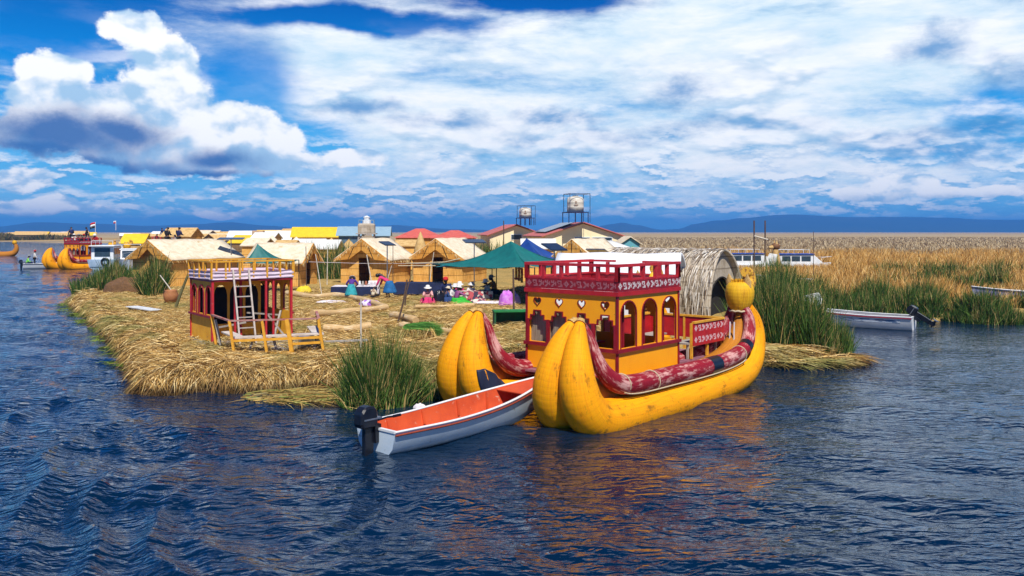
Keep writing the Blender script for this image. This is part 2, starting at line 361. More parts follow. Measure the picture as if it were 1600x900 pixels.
# ---------------------------------------------------------------- water
def build_water():
    R = [1.5]
    while R[-1] < 170: R.append(R[-1]*1.0105)
    while R[-1] < 8000: R.append(R[-1]*1.18)
    R[-1] = 8400.0
    R = np.array(R)
    T = np.concatenate([np.linspace(-180, -58, 40, endpoint=False), np.linspace(-58, 58, 800), np.linspace(58, 180, 40)[1:]])*PI/180
    rr, tt = np.meshgrid(R, T, indexing='ij'); X = rr*np.sin(tt); Y = rr*np.cos(tt); Z = np.zeros_like(X)
    calm = np.clip((X-6)/5, 0, 1)*np.clip((Y-20)/6, 0, 1)
    for i in range(60):
        lam = .24*1.048**i*rng.uniform(.9, 1.1); th = math.radians(rng.normal(72, 26))
        k = 2*PI/lam; amp = .0165*lam/(2*PI)*(1.5 if lam < .7 else 1)
        att = np.clip((lam/(rr*.0105*2.2))-.6, 0, 1)*(1-.72*calm)*(1+.7*np.clip(-X/6, 0, 1))
        ph = rng.uniform(0, 6.28); f = k*(X*math.cos(th)+Y*math.sin(th))+ph+.8*np.sin(X*.35*(1+i*.03)+i)+.6*np.sin(Y*.5+i*2)
        Z += amp*(np.sin(f) if i % 3 else 1-2*np.abs(np.sin(f/2)))*att
    # wake of a passing boat: a few short crests on the left, some behind the skiff
    for (x0, y0, th, lam, amp, wd, ln) in ((-8.1, 15.0, 14, 1.0, .040, .75, 4), (-6.0, 12.2, 18, .85, .042, .8, 3.5), (-4.3, 10.6, 24, .7, .034, .8, 3), (-10.6, 18, 10, 1.0, .035, .8, 4), (-1.9, 12.3, 160, .55, .018, .7, 2.5), (-5.2, 15.6, 60, .6, .02, .8, 3)):
        c, s = math.cos(math.radians(th)), math.sin(math.radians(th))
        d = (X-x0)*c+(Y-y0)*s; e = -(X-x0)*s+(Y-y0)*c
        d = d-.05*e*e+.14*np.sin(e*1.1)+.07*np.sin(e*2.7+1)
        Z += 1.5*amp*np.exp(-(d/wd)**2)*np.exp(-(e/ln)**2)*(1-2*np.abs(np.sin(PI*d/lam+.3*np.sin(e*1.3))))
    nr, nt_ = X.shape; V = np.stack([X, Y, Z], -1).reshape(-1, 3)
    i, j = np.meshgrid(np.arange(nr-1), np.arange(nt_-1), indexing='ij'); a = (i*nt_+j).ravel()
    Fq = np.stack([a, a+1, a+nt_+1, a+nt_], 1)
    me = np_mesh('water', V, Fq, smooth=True)
    m, nt, bs = NT('lake water')
    v = mapping(nt, (1, 2.1, 1), rot=(0, 0, .22)); v2 = mapping(nt, (1, 2.0, 1), rot=(0, 0, -.15))
    n1 = nz(nt, v, 2.7, 2, .45, .6); n2 = nz(nt, v2, 8, 2, .5, .3)
    h = mth(nt, 'ADD', n1, mth(nt, 'MULTIPLY', n2, .12))
    cl = nz(nt, mapping(nt, (.10, .24, 1)), 1, 3, .6, .8); h = mth(nt, 'MULTIPLY', h, ramp(nt, cl, [(.34, (.42, .42, .42)), (.62, (1.15, 1.15, 1.15))]))
    bs.inputs['Base Color'].default_value = (.0008, .012, .036, 1); bs.inputs['Roughness'].default_value = .05; bs.inputs['IOR'].default_value = 1.65
    bump(nt, bs, h, 1.0, .085)
    tag(link('water', me, m), kind='structure')
build_water()

# ---------------------------------------------------------------- land
SH = [G(545,604), G(440,609), G(330,611), G(232,611), G(214,575), G(186,540), G(150,508), G(120,488), G(110,473), Vector((-26,52,0)), Vector((-25.5,57,0)), Vector((-27,64,0)),
      G(203,428), G(216,408), G(232,392), Vector((-130,300,0)), Vector((-185,345,0)), Vector((-330,400,0)), Vector((-2400,900,0)), Vector((-7000,7200,0)), Vector((7600,7200,0)), Vector((7600,70,0)), Vector((120,46,0)), Vector((40,40,0)),
      G(1600,503), G(1530,507), G(1500,503), G(1450,502), Vector((16.8,43.5,0)), Vector((14.2,45,0)), Vector((13.2,40,0)), Vector((11.9,34,0)), Vector((10.9,29.5,0)), Vector((10.3,27.3,0)),
      Vector((8.6,26.2,0)), Vector((7.4,25.4,0)), Vector((6.4,27.2,0)), Vector((4.2,28.4,0)), Vector((1.6,26.2,0)), Vector((-.4,24.2,0)), Vector((-1.6,22.9,0)), Vector((-3.0,22.2,0))]
SP = np.array([(p.x, p.y) for p in SH])
def sdf(X, Y):
    X = np.asarray(X, float); Y = np.asarray(Y, float); D = np.full(X.shape, 1e18); ins = np.zeros(X.shape, bool)
    n = len(SP)
    for i in range(n):
        ax, ay = SP[i]; bx, by = SP[(i+1) % n]
        ex, ey = bx-ax, by-ay; t = np.clip(((X-ax)*ex+(Y-ay)*ey)/(ex*ex+ey*ey), 0, 1)
        D = np.minimum(D, (X-ax-ex*t)**2+(Y-ay-ey*t)**2)
        c = (ay > Y) != (by > Y)
        with np.errstate(divide='ignore', invalid='ignore'):
            ins ^= c & (X < ex*(Y-ay)/(by-ay if by != ay else 1e-9)+ax)
    D = np.sqrt(D); return np.where(ins, D, -D)+.12*np.sin(X*2.1+Y)+.1*np.sin(Y*3.3-X*1.2)
def hnoise(X, Y):
    return .05*np.sin(X*.7+1)*np.sin(Y*.6)+.03*np.sin(X*2.3+Y*.8)+.025*np.sin(Y*2.9-X*1.1+2)+.02*np.sin(X*5.1+Y*3.7)+.015*np.sin(Y*6.3-X*4.9)
def ground_z(X, Y):
    d = sdf(X, Y); t = np.clip((d+.15)/.5, 0, 1); t = t*t*(3-2*t)
    return -.5+t*.95+hnoise(X, Y)*np.clip(d+.4, 0, 1)
def gz(x, y): return float(ground_z(np.array([x]), np.array([y]))[0])
def on(px, py):
    p = G(px, py, .4); return Vector((p.x, p.y, gz(p.x, p.y)))
straw_m, nt_s, bs_s = NT('trampled reed straw')
_g = nt_s.nodes.new('ShaderNodeNewGeometry')
_n1 = nz(nt_s, _g.outputs['Position'], .35, 4, .6); _n2 = nz(nt_s, _g.outputs['Position'], 9, 8, .75, .6); _n3 = nz(nt_s, _g.outputs['Position'], .02, 5, .6)
_c = ramp(nt_s, _n2, [(.3, (.13, .075, .025)), (.5, (.40, .27, .09)), (.68, (.60, .45, .18))])
_c = mixc(nt_s, ramp(nt_s, _n1, [(.45, (0, 0, 0)), (.62, (.65, .65, .65))]), _c, (.26, .20, .07))
_sx = nt_s.nodes.new('ShaderNodeSeparateXYZ'); nt_s.links.new(_g.outputs['Position'], _sx.inputs[0])
_vm = nt_s.nodes.new('ShaderNodeVectorMath'); _vm.operation = 'MULTIPLY'; nt_s.links.new(_g.outputs['Position'], _vm.inputs[0]); _vm.inputs[1].default_value = (.004, .012, 1)
_n4 = nz(nt_s, _vm.outputs[0], 1, 6, .65)
_far = ramp(nt_s, _n4, [(.35, (.30, .19, .075)), (.5, (.40, .29, .14)), (.65, (.36, .31, .22))])
_mr = nt_s.nodes.new('ShaderNodeMapRange'); _mr.inputs[1].default_value = 90; _mr.inputs[2].default_value = 160; nt_s.links.new(_sx.outputs[1], _mr.inputs[0])
nt_s.links.new(mixc(nt_s, _mr.outputs[0], _c, _far), bs_s.inputs['Base Color']); bs_s.inputs['Roughness'].default_value = .9; bs_s.inputs['Specular IOR Level'].default_value = .1
bump(nt_s, bs_s, _n2, .8, .06)
def build_land():
    xs = np.concatenate([-np.geomspace(7200, 140, 14), np.arange(-135, -30, 3), np.arange(-29, 27, .28), np.arange(28, 60, 2), np.geomspace(62, 7800, 18)])
    ys = np.concatenate([np.arange(20, 62, .28), np.arange(62, 120, 2), np.geomspace(122, 7000, 60)])
    X, Y = np.meshgrid(xs, ys, indexing='ij'); Z = ground_z(X, Y)
    Z = np.where(Y > 150, Z+.15, Z)
    V = np.stack([X, Y, Z], -1).reshape(-1, 3); nx, ny = X.shape
    i, j = np.meshgrid(np.arange(nx-1), np.arange(ny-1), indexing='ij'); a = (i*ny+j).ravel()
    tag(link('island_ground', np_mesh('island_ground', V, np.stack([a, a+ny, a+ny+1, a+1], 1), smooth=True), straw_m), kind='structure')
build_land()

def hills():
    m = pm('far hills', (.012, .03, .035), (.03, .045, .04), .0025, .95, bmp=0)
    pr = [(-1200, 356), (-400, 352), (0, 353), (60, 347), (140, 349), (230, 352), (300, 350), (360, 347), (420, 352), (480, 358), (560, 356), (620, 352), (700, 357), (760, 358), (850, 358), (920, 356),
          (955, 350), (972, 347), (995, 351), (1030, 358), (1060, 357), (1085, 350), (1120, 345), (1160, 341), (1210, 337), (1260, 336), (1330, 338), (1400, 339), (1470, 341), (1540, 342), (1600, 343), (2000, 348), (3000, 352)]
    D0 = 5600.0; n = 420; P = []
    for i in range(n+1):
        px = -1200+4200*i/n
        for a, b in zip(pr[:-1], pr[1:]):
            if a[0] <= px <= b[0]: t = (px-a[0])/(b[0]-a[0]); t = t*t*(3-2*t); py = a[1]+(b[1]-a[1])*t; break
        X = (px-800)/F*D0; h = max(6, (HY-py)/F*D0*1.13+H)
        h += 5*mnoise.fractal(Vector((px*.012, 0, 0)), 1, 2, 5)
        P.append((X, h))
    mb = MB(); rows = 9; vs = []
    for i, (X, h) in enumerate(P):
        for j in range(rows+1):
            t = j/rows; k = math.sin(min(1, t*1.15)*PI/2) if t < .87 else 1-.6*(t-.87)/.13
            dep = -700+t*1500+200*mnoise.noise(Vector((X*.0009, t*2, 3)))
            vs.append((X*(1+(dep)/D0), D0+dep, -4+h*k*(1+.12*mnoise.noise(Vector((X*.002, t*4, 1))) if 0 < t < .85 else k)))
    fs = [(i*(rows+1)+j, (i+1)*(rows+1)+j, (i+1)*(rows+1)+j+1, i*(rows+1)+j+1) for i in range(n) for j in range(rows)]
    mb.add(vs, fs, smooth=True); tag(mb.build('hills', m), kind='structure')
hills()
def haze():
    mb = MB(); mb.box((0, 0, 64), (17600, 17600, 132))
    m = bpy.data.materials.new('haze'); m.use_nodes = True; t = m.node_tree; t.nodes.clear()
    o = t.nodes.new('ShaderNodeOutputMaterial'); v = t.nodes.new('ShaderNodeVolumePrincipled')
    v.inputs['Color'].default_value = (.08, .38, 1, 1); v.inputs['Density'].default_value = HAZE; v.inputs['Anisotropy'].default_value = 0
    t.links.new(v.outputs[0], o.inputs['Volume']); tag(mb.build('haze', m), kind='stuff')
HAZE = 2.3e-4
haze()

# ---------------------------------------------------------------- straw, fringe, reeds
STRAW = [(0, (.06, .03, .012)), (.3, (.32, .17, .045)), (.62, (.64, .40, .12)), (1, (.90, .72, .38))]
m_straw = island_mat('dry reed straw', STRAW, patch=((.20, .21, .06), .42, .20))
m_green = island_mat('green reeds', [(0, (.012, .035, .008)), (.45, (.04, .10, .015)), (.72, (.10, .18, .03)), (.84, (.16, .20, .05)), (.87, (.34, .22, .07)), (1, (.52, .40, .16))])
m_algae = island_mat('wet green straw', [(0, (.04, .09, .01)), (1, (.22, .28, .04))])
def unit(a): return a/(np.linalg.norm(a, axis=1)[:, None]+1e-9)
def straw():
    # loose straw lying all over the top
    n = 150000; Y = 21+34*rng.random(n)**1.6; X = Y*rng.uniform(-.62, .16, n); d = sdf(X, Y); k = d > .15
    X, Y = X[k], Y[k]; n = len(X); P = np.stack([X, Y, ground_z(X, Y)+.01+.05*rng.random(n)], 1)
    a = rng.uniform(0, 6.28, n); D = unit(np.stack([np.cos(a), np.sin(a), rng.uniform(-.1, .5, n)], 1))
    o = blades('loose_straw', P, D, rng.uniform(.10, .42, n)*np.where(rng.random(n) < .08, 2, 1), rng.uniform(.007, .02, n), .25, m_straw, curl=.08)
    tag(o, kind='stuff', label='dry loose straw covering the top of the reed island', cat='straw')
    # thick fringe that hangs over the edge
    n = 330000; Y = 21+40*rng.random(n)**2; X = Y*rng.uniform(-.62, .12, n); d = sdf(X, Y); k = (d > -.05) & (d < .95+.25*np.sin(X*1.9)*np.sin(Y*1.3+X))
    X, Y, d = X[k], Y[k], d[k]; e = .05
    gx = (sdf(X+e, Y)-sdf(X-e, Y)); gy = (sdf(X, Y+e)-sdf(X, Y-e)); g = unit(np.stack([-gx, -gy], 1)); n = len(X)
    a = rng.normal(0, .8, n)+.5*np.sin(X*1.7+Y*.9); ox = g[:, 0]*np.cos(a)-g[:, 1]*np.sin(a); oy = g[:, 0]*np.sin(a)+g[:, 1]*np.cos(a)
    P = np.stack([X, Y, np.maximum(ground_z(X, Y), .04+.3*rng.random(n))+.02+.14*rng.random(n)*np.clip(d+.2, 0, 1)], 1)
    D = unit(np.stack([ox, oy, rng.normal(.02-1.7*np.clip(.5-d, 0, 1), .22, n)], 1))
    o = blades('straw_fringe', P, D, rng.uniform(.15, .7, n), rng.uniform(.006, .018, n)*(1+Y/60), .35, m_straw, curl=.1)
    tag(o, kind='stuff', label='shaggy straw hanging over the edge of the reed island', cat='straw')
    n = 11000; Y = 24+24*rng.random(n); X = Y*rng.uniform(-.56, -.36, n); d = sdf(X, Y); k = (d > -.42+.25*np.sin(Y*2.1)) & (d < .1); X, Y = X[k], Y[k]; n = len(X)
    a = rng.uniform(0, 6.28, n); D = unit(np.stack([np.cos(a), np.sin(a), rng.uniform(-.1, .2, n)], 1))
    o = blades('wet_weed', np.stack([X, Y, np.full(n, .03)], 1), D, rng.uniform(.2, .5, n), .02, .2, m_algae, curl=.1)
    tag(o, kind='stuff', label='wet green weed along the waterline of the reed island', cat='weed')
    # floating mat of broken reeds off the corner
    n = 900; c = G(480, 622); r = np.sqrt(rng.random(n)); t = rng.uniform(0, 6.28, n)
    X = c.x+r*np.cos(t)*1.6; Y = c.y+r*np.sin(t)*.9; a = rng.normal(.2, .7, n)
    D = unit(np.stack([np.cos(a), np.sin(a), rng.uniform(-.02, .12, n)], 1))
    o = blades('floating_straw', np.stack([X, Y, rng.uniform(.02, .09, n)], 1), D, rng.uniform(.3, .9, n), rng.uniform(.012, .03, n), .12, island_mat('soaked straw', [(0, (.20, .12, .03)), (.6, (.48, .32, .10)), (.8, (.14, .22, .04)), (1, (.6, .46, .2))]), curl=.1)
    tag(o, kind='stuff', label='broken reeds floating off the front edge of the island', cat='straw')
    # low straw shelf at the foot of the reeds, right of the big boat
    n = 5000; c = Vector((8.6, 26.6)); r = np.sqrt(rng.random(n)); t = rng.uniform(0, 6.28, n)
    X = c.x+r*np.cos(t)*2.0; Y = c.y+r*np.sin(t)*1.3; a = rng.normal(0, .6, n)
    D = unit(np.stack([np.cos(a), np.sin(a), rng.uniform(-.1, .25, n)], 1))
    o = blades('straw_shelf', np.stack([X, Y, np.maximum(ground_z(X, Y), 0)*.6+rng.uniform(.02, .2, n)], 1), D, rng.uniform(.3, .9, n), rng.uniform(.015, .03, n), .3, m_straw, curl=.1)
    tag(o, kind='stuff', label='flattened straw shelf at the foot of the green reeds', cat='straw')
straw()
def clump(c, rx, ry, n, h, label, lean=.16, mat=None, dry=.0, cat='reeds', group='green reed clumps', w=(.012, .028)):
    c = Vector(c); r = np.sqrt(rng.random(n)); t = rng.uniform(0, 6.28, n); x = r*np.cos(t)*rx; y = r*np.sin(t)*ry
    hh = h*(1-.5*r**2)*rng.uniform(.35, 1.12, n)*(1+.18*np.sin(x*2.7+c.x)+.12*np.sin(y*4+x*5))
    z = np.maximum(ground_z(x+c.x, y+c.y), -.05)
    bent = np.where(rng.random(n) < .22, 2.6, 1.0); lean = lean*bent
    D = unit(np.stack([rng.normal(0, 1, n)*lean+x/rx*.13, rng.normal(0, 1, n)*lean+y/ry*.1, np.ones(n)], 1))
    P = np.stack([x, y, z], 1)
    o = blades('reed_clump', P, D, hh, rng.uniform(w[0], w[1], n), rng.uniform(0, .16, n), mat or m_green, curl=.06); o.location = (c.x, c.y, 0)
    return tag(o, label, cat, group)
# ---------------------------------------------------------------- boat materials
def reed_mat(name, c1, c2, worn=None, wl=.6, slime=None):
    """bundle of bound reeds: uv.x runs along it, uv.y round it"""
    m, nt, bs = NT(name); v = mapping(nt, (1.4, 70, 1), 'UV'); s = nz(nt, v, 1, 4, .7)
    v2 = mapping(nt, (1, 1, 1), 'UV'); wv = nt.nodes.new('ShaderNodeTexWave'); wv.wave_type = 'BANDS'; wv.bands_direction = 'X'
    wv.inputs['Scale'].default_value = 3.2; wv.inputs['Distortion'].default_value = 1.2; wv.inputs['Detail'].default_value = 2; nt.links.new(v2, wv.inputs['Vector'])
    vb = mapping(nt, (1, 1, 1)); b = nz(nt, vb, 1.7, 5, .65)
    f = mth(nt, 'ADD', mth(nt, 'MULTIPLY', s, .75), mth(nt, 'MULTIPLY', b, .25))
    c = ramp(nt, f, [(.36, c1), (.66, c2)])
    c = mixc(nt, mth(nt, 'MULTIPLY', ramp(nt, wv.outputs['Fac'], [(.0, (1, 1, 1)), (.22, (0, 0, 0))]), .11), c, tuple(x*.45 for x in c2))
    if worn:
        vw = mapping(nt, (2.2, 14, 1), 'UV'); wn = nz(nt, vw, 1, 8, .75)
        k = mth(nt, 'MULTIPLY', ramp(nt, mth(nt, 'ADD', mth(nt, 'MULTIPLY', wn, .6), mth(nt, 'MULTIPLY', b, .4)), [(wl-.08, (0, 0, 0)), (wl, (1, 1, 1))]), .8); c = mixc(nt, k, c, worn)
    if slime:
        sx = nt.nodes.new('ShaderNodeSeparateXYZ'); nt.links.new(mapping(nt, (1, 1, 1)), sx.inputs[0]); q = nz(nt, mapping(nt, (3, 3, 6)), 1.6, 7, .7)
        q2 = mth(nt, 'ADD', mth(nt, 'MULTIPLY', mth(nt, 'SUBTRACT', q, .5), 1.5), mth(nt, 'SUBTRACT', slime[0], sx.outputs[2]))
        c = mixc(nt, ramp(nt, q2, [(0, (0, 0, 0)), (.22, (.85, .85, .85))]), c, slime[1])
    nt.links.new(c, bs.inputs['Base Color']); bs.inputs['Roughness'].default_value = .68; bs.inputs['Specular IOR Level'].default_value = .2
    bump(nt, bs, mth(nt, 'ADD', mth(nt, 'MULTIPLY', wv.outputs['Fac'], .3), s), .4, .012)
    return m
m_ybun = reed_mat('yellow reed bundle', (.95, .41, .003), (.80, .27, .002), (.22, .085, .006), .62, slime=(-.02, (.16, .085, .02)))
m_rbun = reed_mat('maroon wrapped reed roll', (.30, .012, .025), (.20, .006, .018), (.70, .40, .36), .573)
m_obun = reed_mat('orange reed lining', (.50, .20, .02), (.36, .12, .01))
m_head = reed_mat('straw yellow head', (.86, .50, .02), (.52, .24, .012), (.36, .16, .01), .6)
m_yp = pm('yellow painted board', (1.0, .42, .002), (.95, .36, .002), 1.5, .5, bmp=.08, dirt=(5, .66, (.50, .20, .01)))
m_yo = pm('faded orange board', (.92, .48, .03), (.80, .36, .015), 3, .7, bmp=.15, dirt=(7, .60, (.40, .22, .08)))
m_ypost = pm('worn yellow paint', (.78, .40, .03), (.62, .28, .015), 6, .65, bmp=.2, dirt=(9, .6, (.32, .18, .07)))
m_mar = pm('maroon paint', (.30, .008, .018), (.20, .005, .012), 5, .5, bmp=.12)
m_red = pm('red paint', (.50, .015, .018), (.36, .01, .015), 5, .5, bmp=.1)
m_redrail = pm('scuffed red rail', (.55, .02, .03), (.40, .015, .025), 6, .55, bmp=.2, dirt=(12, .62, (.50, .22, .2)))
m_pink = pm('pink glyph paint', (.72, .42, .44), (.60, .30, .32), 8, .7, bmp=.1)
m_grey = pm('weathered grey wood', (.42, .38, .34), (.25, .22, .19), 3, .85, (1, 8, 1), bmp=.4, dirt=(6, .6, (.16, .12, .09)))
m_white = pm('white paint', (.78, .79, .8), (.66, .69, .72), 2, .45, bmp=.08, dirt=(6, .66, (.42, .42, .40)))
m_black = pm('black plastic', (.012, .013, .02), (.006, .007, .012), 4, .3, bmp=.03)
m_dark = pm('dark fittings and painted shade', (.02, .015, .012), (.01, .008, .006), 4, .9, bmp=.1)  # dark poles, cords and lids; also shade painted inside huts and cabin
m_rope = pm('pale rope', (.62, .52, .36), (.45, .36, .22), 30, .9, bmp=.5)
m_cloth_w = pm('off white cloth', (.74, .70, .72), (.60, .54, .60), 3, .85, bmp=.3)
m_mauve = pm('mauve deck boards', (.30, .13, .18), (.20, .08, .11), 4, .6, (1, 9, 1), bmp=.2)
m_navy = pm('navy cloth', (.010, .018, .055), (.006, .011, .035), 2, .7, bmp=.3)
m_steel = pm('bare metal', (.5, .5, .5), (.35, .35, .36), 5, .35, metallic=.9, bmp=.05)
m_bcut = pm('cut reed ends', (.62, .42, .16), (.40, .22, .06), 40, .9, bmp=.6)

# profile of a banana hull: (t along, z, radius, half spacing)
BOW = [(.24, 2.16, .07, .07), (.10, 2.00, .15, .13), (-.06, 1.70, .24, .20), (-.17, 1.30, .33, .27), (-.20, .90, .39, .33), (-.08, .50, .43, .38), (.25, .20, .45, .40), (.8, .10, .45, .41)]
MID = [(1.8, .10, .44, .41), (3.2, .10, .43, .41), (4.6, .12, .42, .41), (5.8, .16, .41, .40), (6.8, .26, .39, .37)]
STERN = [(7.45, .48, .37, .33), (7.86, .82, .33, .28), (8.04, 1.22, .29, .23), (7.98, 1.62, .25, .18), (7.76, 1.94, .20, .12)]
def spline(pts, n):
    pts = [Vector(p) if len(p) <= 4 else p for p in pts]; out = []
    m = len(pts)
    for i in range(m-1):
        p0 = pts[max(i-1, 0)]; p1 = pts[i]; p2 = pts[i+1]; p3 = pts[min(i+2, m-1)]
        for k in range(n):
            t = k/n; out.append(.5*((2*p1)+(p2-p0)*t+(2*p0-5*p1+4*p2-p3)*t*t+(3*p1-p0-3*p2+p3)*t**3))
    out.append(pts[-1]); return out
HULL = spline([Vector(p) for p in BOW+MID+STERN], 6)
GUN = spline([Vector(p) for p in [(.30, 2.10, .06, .10), (.36, 1.80, .09, .24), (.40, 1.45, .13, .34), (.55, 1.12, .17, .43), (.90, .86, .20, .49), (1.5, .75, .215, .52), (3, .73, .215, .52), (4.8, .73, .21, .52), (6.2, .80, .20, .50), (7.05, .98, .19, .45), (7.45, 1.3, .17, .37), (7.62, 1.65, .15, .28), (7.58, 1.95, .11, .18)]], 6)
LIN = spline([Vector(p) for p in [(.45, 1.2, .1, 0), (.6, .75, .3, 0), (1.2, .40, .42, 0), (3, .30, .46, 0), (5.5, .34, .44, 0), (6.9, .68, .34, 0), (7.5, 1.25, .22, 0), (7.66, 1.8, .10, 0)]], 6)
def hull(parent, y0, dt):
    def shift(x): return x+dt
    for s in (-1, 1):
        mb = MB(); mb.tube([(p[0]+dt, y0+s*p[3], p[1]) for p in HULL], [p[2] for p in HULL], 20, up=(0, 1, 0)); hb = mb.build('hull_bundle', m_ybun, parent)
        mb = MB(); p = HULL[0]; q = HULL[3]
        mb.tube([(p[0]+dt+.03, y0+s*p[3], p[1]+.05), (p[0]+dt+.005, y0+s*p[3], p[1]), (q[0]+dt, y0+s*q[3], q[1]+.0)], [.075, .085, .135], 14, up=(0, 1, 0)); mb.build('bound_tip', m_bcut, hb)
        mb = MB(); mb.tube([(p[0]+dt, y0+s*p[3], p[1]) for p in GUN], [p[2] for p in GUN], 14, up=(0, 1, 0)); g = mb.build('gunwale_roll', m_rbun, parent)
        if y0 == 0 and s == -1:
            for a, b in ((52, 54), (27*1+28-2, 27+28-2),):
                pass
            for i0 in (43, 54):
                mb = MB(); mb.tube([(GUN[k][0], y0+s*GUN[k][3], GUN[k][1]) for k in range(i0-1, i0+2)], [GUN[k][2]+.006 for k in range(i0-1, i0+2)], 14, cap=False, up=(0, 1, 0)); mb.build('tape_band', m_black, g)
            for i0 in (26, 33, 50):
                mb = MB(); c = GUN[i0]; mb.tube([(c[0]+.01*k, y0+s*c[3]+(c[2]+.012)*math.cos(2*PI*k/16), c[1]+(c[2]+.012)*math.sin(2*PI*k/16)) for k in range(17)], .012, 6); mb.build('lashing', m_rope, g)
            mb = MB(); mb.tube([(GUN[k][0], y0+s*(GUN[k][3]+.17), GUN[k][1]-.17) for k in range(25, 52)], .016, 6); mb.build('side_rope', m_rope, g)
    mb = MB(); mb.tube([(p[0]+dt, y0, p[1]) for p in LIN], [p[2] for p in LIN], 14, up=(0, 1, 0)); mb.build('hull_lining', m_obun, parent)

# ------------------------------------------------ openings
def arch(x0, x1, z0, zs, zt):
    m = (x0+x1)/2; h = (x1-x0)/2
    return (x0, x1, lambda x: z0, lambda x: zs+(zt-zs)*math.sqrt(max(0, 1-((x-m)/h)**2)))
def arch_line(x0, x1, z0, zs, zt, n=14, closed=True):
    m = (x0+x1)/2; h = (x1-x0)/2
    return [(x0, z0)]+[(m-h*math.cos(PI*k/n), zs+(zt-zs)*math.sin(PI*k/n)) for k in range(n+1)]+[(x1, z0)]
def frame_strip(mb, line, o, ex, nrm, w, t, off=.004):
    """flat trim of width w and thickness t that follows a line on a wall"""
    o = Vector(o); ex = Vector(ex); nrm = Vector(nrm); up = Vector((0, 0, 1))
    pts = [o+ex*x+up*z+nrm*(off) for x, z in line]
    for a, b in zip(pts[:-1], pts[1:]):
        d = (b-a)
        if d.length < 1e-4: continue
        d.normalize(); mb.bar(a-d*w*.3, b+d*w*.3, w, t, up=nrm)
def heart_line(cx, cz, r, n=28):
    out = []
    for k in range(n+1):
        t = 2*PI*k/n; x = 16*math.sin(t)**3; z = 13*math.cos(t)-5*math.cos(2*t)-2*math.cos(3*t)-math.cos(4*t); out.append((cx+x*r/17, cz+z*r/17))
    return out
def heart(cx, cz, r):
    L = heart_line(cx, cz, r, 120); xs = [p[0] for p in L]
    def lim(x, top):
        zs = []
        for a, b in zip(L[:-1], L[1:]):
            if (a[0]-x)*(b[0]-x) <= 0 and a[0] != b[0]: zs.append(a[1]+(b[1]-a[1])*(x-a[0])/(b[0]-a[0]))
        if not zs: return cz
        return max(zs) if top else min(zs)
    return (min(xs)+1e-3, max(xs)-1e-3, lambda x: lim(x, 0), lambda x: lim(x, 1))
def steps(cx, z0, lv):
    """stepped opening: lv = [(half width, top z), ...] from wide to narrow"""
    def top(x):
        d = abs(x-cx); z = z0
        for h, t in lv:
            if d <= h: z = t
        return z
    w = lv[0][0]; return (cx-w, cx+w, lambda x: z0, top, [cx-h for h, _ in lv[1:]]+[cx+h for h, _ in lv[1:]])
def steps_line(cx, z0, lv):
    L = [(cx-lv[0][0], z0)]
    for i, (h, t) in enumerate(lv):
        L.append((cx-h, t))
        if i+1 < len(lv): L.append((cx-lv[i+1][0], t))
    R = [(2*cx-x, z) for x, z in reversed(L)]; return L+R
GLY = [  # woven hooks, diamonds and combs on a 5 x 5 grid
 ["..#..", ".###.", "##.##", ".###.", "..#.."], ["####.", "#..#.", ".#.#.", "...##", ".####"], ["#.#..", "###.#", "..###", ".##.#", "##..."], ["##...", ".##.#", "..###", ".##.#", "##..."], [".##.#", "##.##", "#.###", "##..#", ".##.."]]
def glyphs(mb, x0, x1, zc, s, o, ex, nrm, off=.003, gap=1.2):
    o = Vector(o); ex = Vector(ex); nrm = Vector(nrm); up = Vector((0, 0, 1)); n = int((x1-x0)/(s*gap)); g = (x1-x0)/n; c = s/5
    for i in range(n):
        gl = GLY[(i*i+i//2*3) % 5]
        for r, row in enumerate(gl):
            k = 0
            while k < 5:
                if row[k] == '#':
                    e = k
                    while e < 5 and row[e] == '#': e += 1
                    xa = x0+g*(i+.5)-s/2+k*c; xb = xa+(e-k)*c; z1 = zc+s/2-r*c
                    a = [o+ex*x+up*z for x, z in ((xa, z1-c), (xb, z1-c), (xb, z1), (xa, z1))]
                    q = [p+nrm*off for p in a]; mb.add([p-nrm*.002 for p in a]+q, [(4,5,6,7), (0,1,5,4), (1,2,6,5), (2,3,7,6), (3,0,4,7)]); k = e
                else: k += 1

